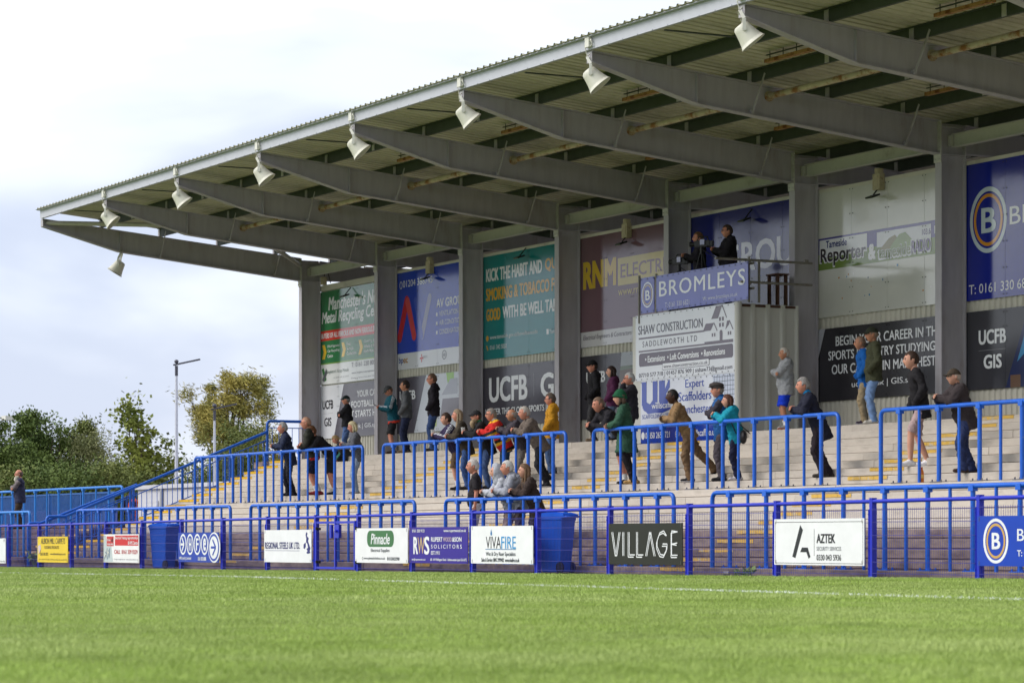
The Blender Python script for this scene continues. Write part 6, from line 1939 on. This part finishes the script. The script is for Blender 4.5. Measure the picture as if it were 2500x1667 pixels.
# ================================================================== things people hold or left on the steps
m_cup = mat('clear_plastic_cup', S(226, 226, 224), rough=0.25, spec=0.5, alpha=0.55, var=0.03)
def at_hand(key, side=1):
    for q in PEOPLE:
        if key in q['label']:
            el, wr = q['_wr'][side]
            return wr + (wr - el).normalized() * 0.09, q
def cup(label, key, side=1):
    p, q = at_hand(key, side)
    t = thing('plastic_cup', label, 'cup', p, 'plastic cups held by spectators')
    b = MB(); b.tube([p + Vector((0, 0, -.03)), p + Vector((0, 0, .10))], .04, 14, radii=[.032, .044], cap=False)
    b.tube([p + Vector((0, 0, .095)), p + Vector((0, 0, .102))], .046, 14, cap=False)
    b.build('wall', m_cup, t)
    b = MB(); b.tube([p + Vector((0, 0, -.032)), p + Vector((0, 0, -.025))], .033, 14); b.build('base', m_cup, t)
cup('clear plastic cup held over the rail by the young man in navy stripes', 'dark-haired young man in a navy')
cup('clear plastic cup held by the man with the pointed beard', 'pointed fair beard')
def phone(label, key):
    p, q = at_hand(key, 1); p2, _ = at_hand(key, -1)
    c = (p + p2) / 2 + Vector((0, 0, .02))
    F = q['_F']; Lf = q['_L']
    t = thing('mobile_phone', label, 'phone', c, 'phones held by spectators')
    b = MB(); b.bar(c - F * .03 - Vector((0, 0, .02)), c + F * .1 + Vector((0, 0, .05)), .075, .010, up=Lf.cross(F)); b.build('case', m_black, t)
    b = MB(); o_ = Vector((-.0, 0, .007)); b.bar(c - F * .02 - Vector((0, 0, .009)), c + F * .092 + Vector((0, 0, .052)), .066, .002, up=Lf.cross(F)); b.build('screen', m_lens, t)
phone('black phone in the hands of the man in the teal tracksuit top', 'teal three-stripe')
phone('phone held up by the blonde woman in grey denim', 'blonde shoulder-length')
phone('phone held by the large man on the gantry', 'large man in glasses')
# shoulder bag
m_bag = mat('black_leather', S(40, 36, 38), rough=0.45, spec=0.4, var=0.15, scale=8)
_, qb = at_hand('brown bob')
bp0 = qb['_pel'] - qb['_F'] * 0.12 + TOC * 0.20 - Vector((0, 0, 0.05))
shp = qb['_neck'] + TOC * 0.10
t = thing('shoulder_bag', 'black shoulder bag hanging at the hip of the turquoise jacket', 'bag', bp0)
b = MB(); b.sphere(bp0, .07, .17, .13, 16, 10, M=Matrix.Rotation(R(62), 3, 'Z')); b.build('body', m_bag, t)
b = MB()
for sg in (-1, 1):
    b.tube([bp0 + qb['_F'] * (0.13 * sg) + Vector((0, 0, .06)), bp0.lerp(shp, .5) + qb['_F'] * (0.05 + 0.06 * sg) + TOC * .05, shp + qb['_F'] * (0.03 * sg)], .011, 6)
b.build('strap', m_bag, t)
# orange drink bottle at the foot of the rail
m_juice = mat('orange_drink', S(226, 120, 24), rough=0.2, spec=0.6, var=0.08)
bx0, by0, bz0 = -38.72, 28.16, rowz(7)
t = thing('drink_bottle', 'orange drink bottle standing by a rail post', 'bottle', (bx0, by0, bz0))
b = MB(); b.tube([(bx0, by0, bz0 + h_) for h_ in (0.002, .01, .16, .19, .23)], .04, 14, radii=[.036, .04, .04, .034, .018]); b.build('body', m_juice, t)
b = MB(); b.tube([(bx0, by0, bz0 + .23), (bx0, by0, bz0 + .262)], .02, 12); b.build('cap', mat('bottle_cap', S(214, 84, 20), rough=.4), t)
b = MB(); b.tube([(bx0, by0, bz0 + .08), (bx0, by0, bz0 + .135)], .0412, 14, cap=False); b.build('bottle_label', mat('bottle_label_mat', S(240, 190, 90), rough=.5), t)
# cans and litter
m_tin = mat('tin_can', S(176, 172, 160), rough=0.35, metal=0.5, var=0.2, scale=20)
t = thing('metal_tin', 'small dented tin on the top step by the BEGIN advert', 'tin', (-41.4, 31.35, TOP))
b = MB(); b.tube([(-41.5, 31.35, TOP + .05), (-41.28, 31.3, TOP + .05)], .05, 12); b.build('can', m_tin, t)
t = thing('crushed_can', 'crushed can lying at the foot of the fence right of VILLAGE', 'can', (-38.3, 24.1, fence_ground(-38.3)))
b = MB(); zc_ = fence_ground(-38.3) + .035
b.tube([(-38.36, 24.1, zc_), (-38.28, 24.08, zc_ + .005), (-38.22, 24.1, zc_)], .033, 10, radii=[.033, .024, .032]); b.build('can', m_tin, t)
# ================================================================== background left of the stand
m_white_cab = mat('cabin_white', S(206, 206, 210), rough=0.5, spec=0.3, var=0.05, scale=2, dirt=S(170, 168, 168), dscale=1.5, dirt_lo=0.58, dirt_hi=0.8)
m_grey_cab = mat('cabin_grey', S(150, 152, 158), rough=0.5, spec=0.3, var=0.08)
m_glass = mat('cabin_glass', S(110, 120, 130), rough=0.15, spec=0.6)
GZ = -0.15
t = thing('portable_cabin', 'white portable cabin with a roller shutter beyond the stairs', 'cabin', (-93, 36.2, GZ))
b = MB(); b.box(-97.0, -88.0, 36.2, 39.0, GZ, 2.42); b.build('wall', m_white_cab, t)
b = MB(); b.box(-97.1, -87.9, 36.1, 39.1, 2.42, 2.56); b.build('roof', m_white_cab, t)
shut = MB(); shut.box(-96.5, -94.9, 36.16, 36.2, GZ, 2.0)
o_s = shut.build('roller_shutter', m_white_cab, t)
for k in range(18):
    b = MB(); b.box(-96.45, -94.95, 36.135, 36.16, GZ + 0.05 + k * 0.11, GZ + 0.125 + k * 0.11); b.build('slat', m_white_cab, o_s)
b = MB(); b.box(-94.6, -94.45, 36.12, 36.2, GZ, 2.5); b.build('corner_post', m_grey_cab, t)
w_ = MB(); w_.box(-93.6, -92.4, 36.17, 36.2, 0.95, 1.9); w_ = w_.build('window', m_grey_cab, t)
b = MB(); b.box(-93.52, -93.02, 36.155, 36.17, 1.02, 1.83); b.build('pane', m_glass, w_)
b = MB(); b.box(-92.98, -92.48, 36.155, 36.17, 1.02, 1.83); b.build('pane', m_glass, w_)
# vertical-bar fence behind the side terrace
m_slat_d = mat('blue_bar_paint', S(40, 96, 170), rough=0.5, spec=0.35, var=0.1)
m_slat_l = mat('mauve_sheet', S(126, 122, 176), rough=0.55, spec=0.3, var=0.08, scale=1.5, dirt=S(150, 140, 180), dscale=1)
t = thing('bar_fence', 'blue upright-bar fence backed by mauve sheeting behind the long light rail', 'fence', (-88, 29.6, GZ))
for k in range(7):
    xa = -102.2 + 3.0 * k
    b = MB()
    for j in range(26):
        b.box(xa + 0.06 + j * 0.112, xa + 0.10 + j * 0.112, 29.58, 29.6, GZ, 2.02)
    o = b.build('bar_panel', m_slat_d if k > 2 else m_slat_l, t); o['kind'] = 'stuff'
    b = MB(); b.box(xa, xa + 2.99, 29.62, 29.66, GZ, 1.55 if k % 3 else 1.62); b.build('sheeting', m_slat_l, t)
    b = MB(); b.box(xa - 0.04, xa + 0.04, 29.55, 29.63, GZ, 2.08); b.build('post', m_slat_d, t)
    b = MB(); b.box(xa + 0.04, xa + 2.96, 29.565, 29.605, 2.02, 2.07); b.build('top_rail', m_slat_d, t)
# lamp posts
m_post = mat('galvanised_post', S(214, 216, 228), rough=0.45, spec=0.5, var=0.06, metal=0.2)
m_head = mat('lamp_head_grey', S(84, 84, 96), rough=0.5, spec=0.4)
def lamp_post(label, x, y, ztop, arm, r):
    t = thing('lamp_post', label, 'lamp post', (x, y, GZ), 'street lamps behind the stand')
    b = MB(); b.tube([(x, y, GZ), (x, y, 2.5), (x, y, ztop - 0.5), (x, y, ztop)], r, 12, radii=[r * 1.25, r * 1.2, r * .85, r * .8]); b.build('pole', m_post, t)
    b = MB(); b.tube([(x, y, ztop - .35), (x, y, ztop + .05)], r * 1.05, 10); b.build('bracket', m_head, t)
    d = Vector((0.4679, 0.8838, 0))
    p = Vector((x, y, ztop + .08))
    b = MB(); b.bar(p - d * .12, p + d * arm + Vector((0, 0, arm * .24)), .22, .05); b.sphere(p + Vector((0, 0, .14)), .09, .09, .08); b.build('lantern', m_head, t)
lamp_post('tall lamp post with a thin angled lantern above the hedge', -107.9, 41.9, 7.55, .95, .062)
lamp_post('shorter lamp post in front of the big yellowing tree', -102.6, 41.4, 5.55, .85, .052)
t = thing('camera_mast', 'slim mast with a small box camera far left above the trees', 'mast', (-154.5, 50.1, GZ))
bx, by = -154.5, 50.1
b = MB(); b.tube([(bx, by, GZ), (bx, by, 7.3)], .07, 8); b.build('pole', m_post, t)
b = MB(); b.box(bx - .5, bx + .3, by - .35, by + .35, 7.3, 7.55); b.build('camera_box', m_white_pl, t)

# ================================================================== trees
def leafmat(key, c, c2):
    m = mat(key, S(*c), rough=0.7, spec=0.25, var=0.35, scale=1.3, dirt=S(*c2), dscale=0.9, dirt_lo=0.42, dirt_hi=0.62)
    return m
m_bark = mat('bark', S(96, 84, 72), rough=0.9, spec=0.1, var=0.3, scale=6)
LM = {'dark': leafmat('leaf_dark', (96, 112, 52), (66, 84, 42)), 'grey': leafmat('leaf_greygreen', (136, 136, 94), (104, 110, 70)), 'maple': leafmat('leaf_maple', (128, 134, 58), (96, 108, 50)),
      'willow': leafmat('leaf_willow', (166, 152, 78), (126, 126, 70)), 'bush': leafmat('leaf_bush', (116, 122, 64), (84, 98, 52))}
def tree(label, x, y, h, rx, rz, kind, nclump, nleaf, leaf, trunk_h=0.3, droop=0.0, seed=1, loose=1.0, wind=0.25, base=GZ, group='trees behind the stand'):
    r = np.random.default_rng(seed)
    t = thing('tree', label, 'tree', (x, y, base), group)
    cz = base + h - rz
    ends = []
    tk = MB()
    tk.tube([(x, y, base - .2), (x + .05, y, base + h * .25), (x + .1 * r.normal(), y + .1 * r.normal(), base + h * .55), (x + .15 * r.normal(), y, base + h * .8)], .1, 8, radii=[.03 * h, .023 * h, .014 * h, .005 * h])
    cl = []
    nl_ = 7
    lobes = [(r.uniform(-.6, .6), r.uniform(-.6, .6), r.uniform(-.75, .62), r.uniform(.34, .58)) for _ in range(nl_)] + [(r.uniform(-.2, .2), r.uniform(-.2, .2), .55, .45)]
    for i in range(nclump):
        d = r.normal(size=3); d /= np.linalg.norm(d)
        rad = r.uniform(.3, 1.0) ** .5
        lx0, ly0, lz0, lr = lobes[i % len(lobes)]
        p = np.array([x + (lx0 + d[0] * rad * lr) * rx, y + (ly0 + d[1] * rad * lr) * rx, cz + (lz0 + d[2] * rad * lr) * rz])
        p[2] = max(p[2], base + 0.25 * h * trunk_h)
        cl.append(p)
        if i < 26:
            k = r.uniform(.2, .7)
            q0 = np.array([x, y, base + h * k * .8])
            mid = (q0 + p) / 2 + r.normal(size=3) * .1 * rx
            tk.tube([tuple(q0), tuple(mid), tuple(p)], .03, 5, radii=[.010 * h, .006 * h, .002 * h], cap=False)
    tk.build('trunk', m_bark, t)
    cl = np.array(cl)
    # leaves clustered in clumps, drawn along short twigs
    nleaf = int(nleaf * 1.5)
    ci = r.integers(0, nclump, nleaf)
    cs = r.uniform(.10, .24, nclump) * rx * loose
    off = r.normal(size=(nleaf, 3)) * cs[ci][:, None] * np.array([1, 1, .75])
    P_ = cl[ci] + off
    if droop:
        P_[:, 2] -= np.abs(off[:, 0]) * droop
    P_[:, 2] = np.maximum(P_[:, 2], base + .1)
    a = r.normal(size=(nleaf, 3)); a[:, 0] += wind * 2 * .47; a[:, 1] += wind * 2 * .88; a[:, 2] -= droop * 1.6
    a /= np.linalg.norm(a, axis=1)[:, None]
    nrm = r.normal(size=(nleaf, 3)); nrm[:, 2] += .6
    b_ = np.cross(a, nrm); b_ /= np.linalg.norm(b_, axis=1)[:, None] + 1e-9
    ln = leaf[0] * r.uniform(.6, 1.3, nleaf)[:, None]; wd = leaf[1] * r.uniform(.6, 1.3, nleaf)[:, None]
    v = np.empty((nleaf, 4, 3))
    v[:, 0] = P_ - a * ln * .5; v[:, 1] = P_ + b_ * wd * .5; v[:, 2] = P_ + a * ln * .5; v[:, 3] = P_ - b_ * wd * .5
    me = bpy.data.meshes.new('crown')
    me.vertices.add(nleaf * 4); me.loops.add(nleaf * 4); me.polygons.add(nleaf)
    me.vertices.foreach_set('co', (v.reshape(-1, 3) - np.array([x, y, base])).ravel())
    me.loops.foreach_set('vertex_index', np.arange(nleaf * 4))
    me.polygons.foreach_set('loop_start', np.arange(nleaf) * 4)
    me.polygons.foreach_set('loop_total', np.full(nleaf, 4))
    me.materials.append(LM[kind])
    me.update()
    o = bpy.data.objects.new('crown', me); o.parent = t; col.objects.link(o)
    return t
TREES = [  # label, x, y, height, rx, rz, kind, clumps, leaves, leaf size, kwargs
    ('dense dark green tree at the left edge, behind the bearded man', -127.8, 40.7, 6.6, 1.9, 3.3, 'dark', 70, 11000, (.17, .10), dict(seed=1)),
    ('tallest dark green tree above the bearded man', -131.0, 43.2, 7.1, 1.5, 3.5, 'dark', 60, 11000, (.17, .10), dict(seed=2)),
    ('bushy dark green tree right of the bearded man', -128.5, 43.7, 6.8, 1.5, 3.4, 'dark', 60, 11000, (.17, .10), dict(seed=3)),
    ('mid green tree left of the grey-green bush', -131.8, 46.0, 6.3, 1.4, 3.2, 'bush', 60, 9000, (.16, .09), dict(seed=4)),
    ('soft grey-green bush between the dark trees and the sparse tree', -127.4, 45.7, 5.5, 1.7, 2.8, 'grey', 70, 11000, (.15, .05), dict(seed=5, droop=.2)),
    ('sparse leaning tree with large leaves beside the tall lamp post', -120.9, 45.3, 7.0, 1.5, 2.7, 'maple', 60, 2600, (.22, .15), dict(seed=6, loose=1.15, wind=.6)),
    ('low bush under the sparse large-leaved tree', -123.8, 46.2, 4.8, 2.0, 2.5, 'grey', 70, 10000, (.15, .06), dict(seed=7)),
    ('low green bush just right of the tall lamp post', -125.8, 48.9, 4.5, 1.7, 2.3, 'bush', 70, 9000, (.15, .08), dict(seed=8)),
    ('big yellowing willow-like tree behind the shorter lamp post', -130.2, 53.2, 8.9, 1.9, 2.6, 'willow', 70, 13000, (.26, .05), dict(seed=9, droop=.45, wind=.7, loose=.8)),
    ('broad green undergrowth below the yellowing tree', -127.1, 52.7, 6.0, 2.5, 3.2, 'bush', 90, 15000, (.18, .07), dict(seed=10, droop=.2)),
    ('green bush close to the stand column, right of the yellowing tree', -127.3, 54.4, 6.6, 1.7, 3.2, 'willow', 60, 9000, (.2, .06), dict(seed=11, droop=.3, wind=.5)),
    ('low leafy bush filling in below the trees, left of the cabin', -116.8, 40.1, 3.8, 2.6, 2.0, 'dark', 80, 10000, (.16, .09), dict(seed=12)),
    ('low leafy bush at the far left edge', -117.0, 37.7, 3.6, 2.4, 1.9, 'bush', 80, 9000, (.16, .09), dict(seed=13)),
    ('low bush directly behind the cabin roof', -124.4, 49.3, 4.2, 2.0, 2.1, 'bush', 70, 9000, (.16, .08), dict(seed=14)),
    ('low bush above the steward', -117.7, 42.7, 3.9, 2.2, 2.0, 'bush', 80, 9500, (.16, .08), dict(seed=15)),
]
for (lb, x, y, h, rx, rz, kind, nc, nl, lf, kw) in TREES:
    tree(lb, x, y, h, rx, rz, kind, nc, nl, lf, **kw)

# ================================================================== grass blades and touchline
m_blade = mat('grass_blade', S(144, 167, 78), rough=0.6, spec=0.3, var=0.28, scale=0.9, dirt=S(166, 182, 108), dscale=0.35, dirt_lo=0.42, dirt_hi=0.62)
m_line = mat('white_line_paint', S(232, 236, 230), rough=0.8, spec=0.2, var=0.08)
def blades(name, X_, Y_, h, w, mt, label, lean=0.5):
    n = len(X_)
    Zg = np.array([pitch_z(a, c) for a, c in zip(X_, Y_)])
    th = rng.uniform(0, math.pi, n)
    hh = h * rng.uniform(.55, 1.35, n); ww = w * rng.uniform(.7, 1.3, n)
    dx, dy = np.cos(th) * ww / 2, np.sin(th) * ww / 2
    lx = rng.normal(size=n) * lean * hh; ly = rng.normal(size=n) * lean * hh
    v = np.empty((n, 3, 3))
    v[:, 0] = np.stack([X_ - dx, Y_ - dy, Zg - .002], 1)
    v[:, 1] = np.stack([X_ + dx, Y_ + dy, Zg - .002], 1)
    v[:, 2] = np.stack([X_ + lx, Y_ + ly, Zg + hh], 1)
    me = bpy.data.meshes.new(name)
    me.vertices.add(n * 3); me.loops.add(n * 3); me.polygons.add(n)
    me.vertices.foreach_set('co', v.ravel()); me.loops.foreach_set('vertex_index', np.arange(n * 3))
    me.polygons.foreach_set('loop_start', np.arange(n) * 3); me.polygons.foreach_set('loop_total', np.full(n, 3))
    me.materials.append(mt); me.update()
    o = bpy.data.objects.new(name, me); col.objects.link(o)
    o['label'] = label; o['kind'] = 'stuff'
    return o
def scatter(d0, d1, dens, margin=1.5):
    """points on the turf in front of the camera between two distances"""
    k = int(dens * (d1 * d1 - d0 * d0) * 0.5 * 0.50)
    d = np.sqrt(rng.uniform(d0 * d0, d1 * d1, k))
    a = rng.uniform(-0.25, 0.25, k)
    xc = a * d
    X_ = -0.8838 * d + 0.4679 * xc; Y_ = 0.4679 * d + 0.8838 * xc
    ok = Y_ < 23.66
    return X_[ok], Y_[ok]
gx, gy = [], []
for d0, d1, dn in ((9.5, 16, 2400), (16, 26, 1100), (26, 40, 620), (40, 78, 260)):
    a, c = scatter(d0, d1, dn); gx.append((a, c))
blades('grass', np.concatenate([a for a, c in gx[:2]]), np.concatenate([c for a, c in gx[:2]]), .018, .0048, m_blade, 'short mown grass of the near pitch')
blades('grass', np.concatenate([a for a, c in gx[2:]]), np.concatenate([c for a, c in gx[2:]]), .021, .009, m_blade, 'short mown grass of the far pitch up to the fence')
# touchline
LY = 16.7
n = 34000
lx_ = rng.uniform(-88, -12, n)
bins_ = rng.uniform(0, 1, 1600) ** 1.3
cl_ = bins_[((lx_ + 90) / .05).astype(int) % 1600] * (.65 + .35 * np.sin(lx_ * .9 + np.sin(lx_ * 2.3)))
dens_ = (0.05 + 0.9 * cl_) * np.clip((lx_ + 60) / 26, .10, 1)
keep = rng.uniform(0, 1, n) < dens_
lx_ = lx_[keep]
ly_ = LY + .02 * np.sin(lx_ * 3.1) + rng.normal(size=len(lx_)) * .045
blades('painted_grass', lx_, ly_, .024, .010, m_line, 'white painted grass blades of the touchline')
# weeds at the fence foot
m_weed = mat('weed_green', S(120, 140, 70), rough=.7, var=.3)
for lb, x in (('dry weed growing at the fence foot near the left edge', -72.0), ('green weed at the fence foot below the BROMLEYS fence board', -30.4), ('small grass tuft at the fence foot left of the AZTEK board', -37.6)):
    t = thing('weed', lb, 'plant', (x, 24.0, fence_ground(x)), 'weeds along the fence')
    b = MB()
    big = .5 if x < -70 else (.22 if x > -31 else .10)
    for k in range(9):
        a = rng.uniform(0, 6.28); hh = big * rng.uniform(.5, 1)
        p0 = Vector((x, 24.0, fence_ground(x))); p1 = p0 + Vector((math.cos(a) * .1, math.sin(a) * .1, hh * .6)); p2 = p0 + Vector((math.cos(a) * .22 * hh * 2, math.sin(a) * .2, hh))
        b.tube([p0, p1, p2], .006, 4, radii=[.007, .005, .003])
        for j in range(5):
            c = p1.lerp(p2, j / 4); e1 = Vector(rng.normal(size=3)) * .035; e2 = Vector(rng.normal(size=3)) * .03
            b.add([c, c + e1, c + e1 + e2, c + e2], [(0, 1, 2, 3)])
    b.build('stems', m_weed, t)
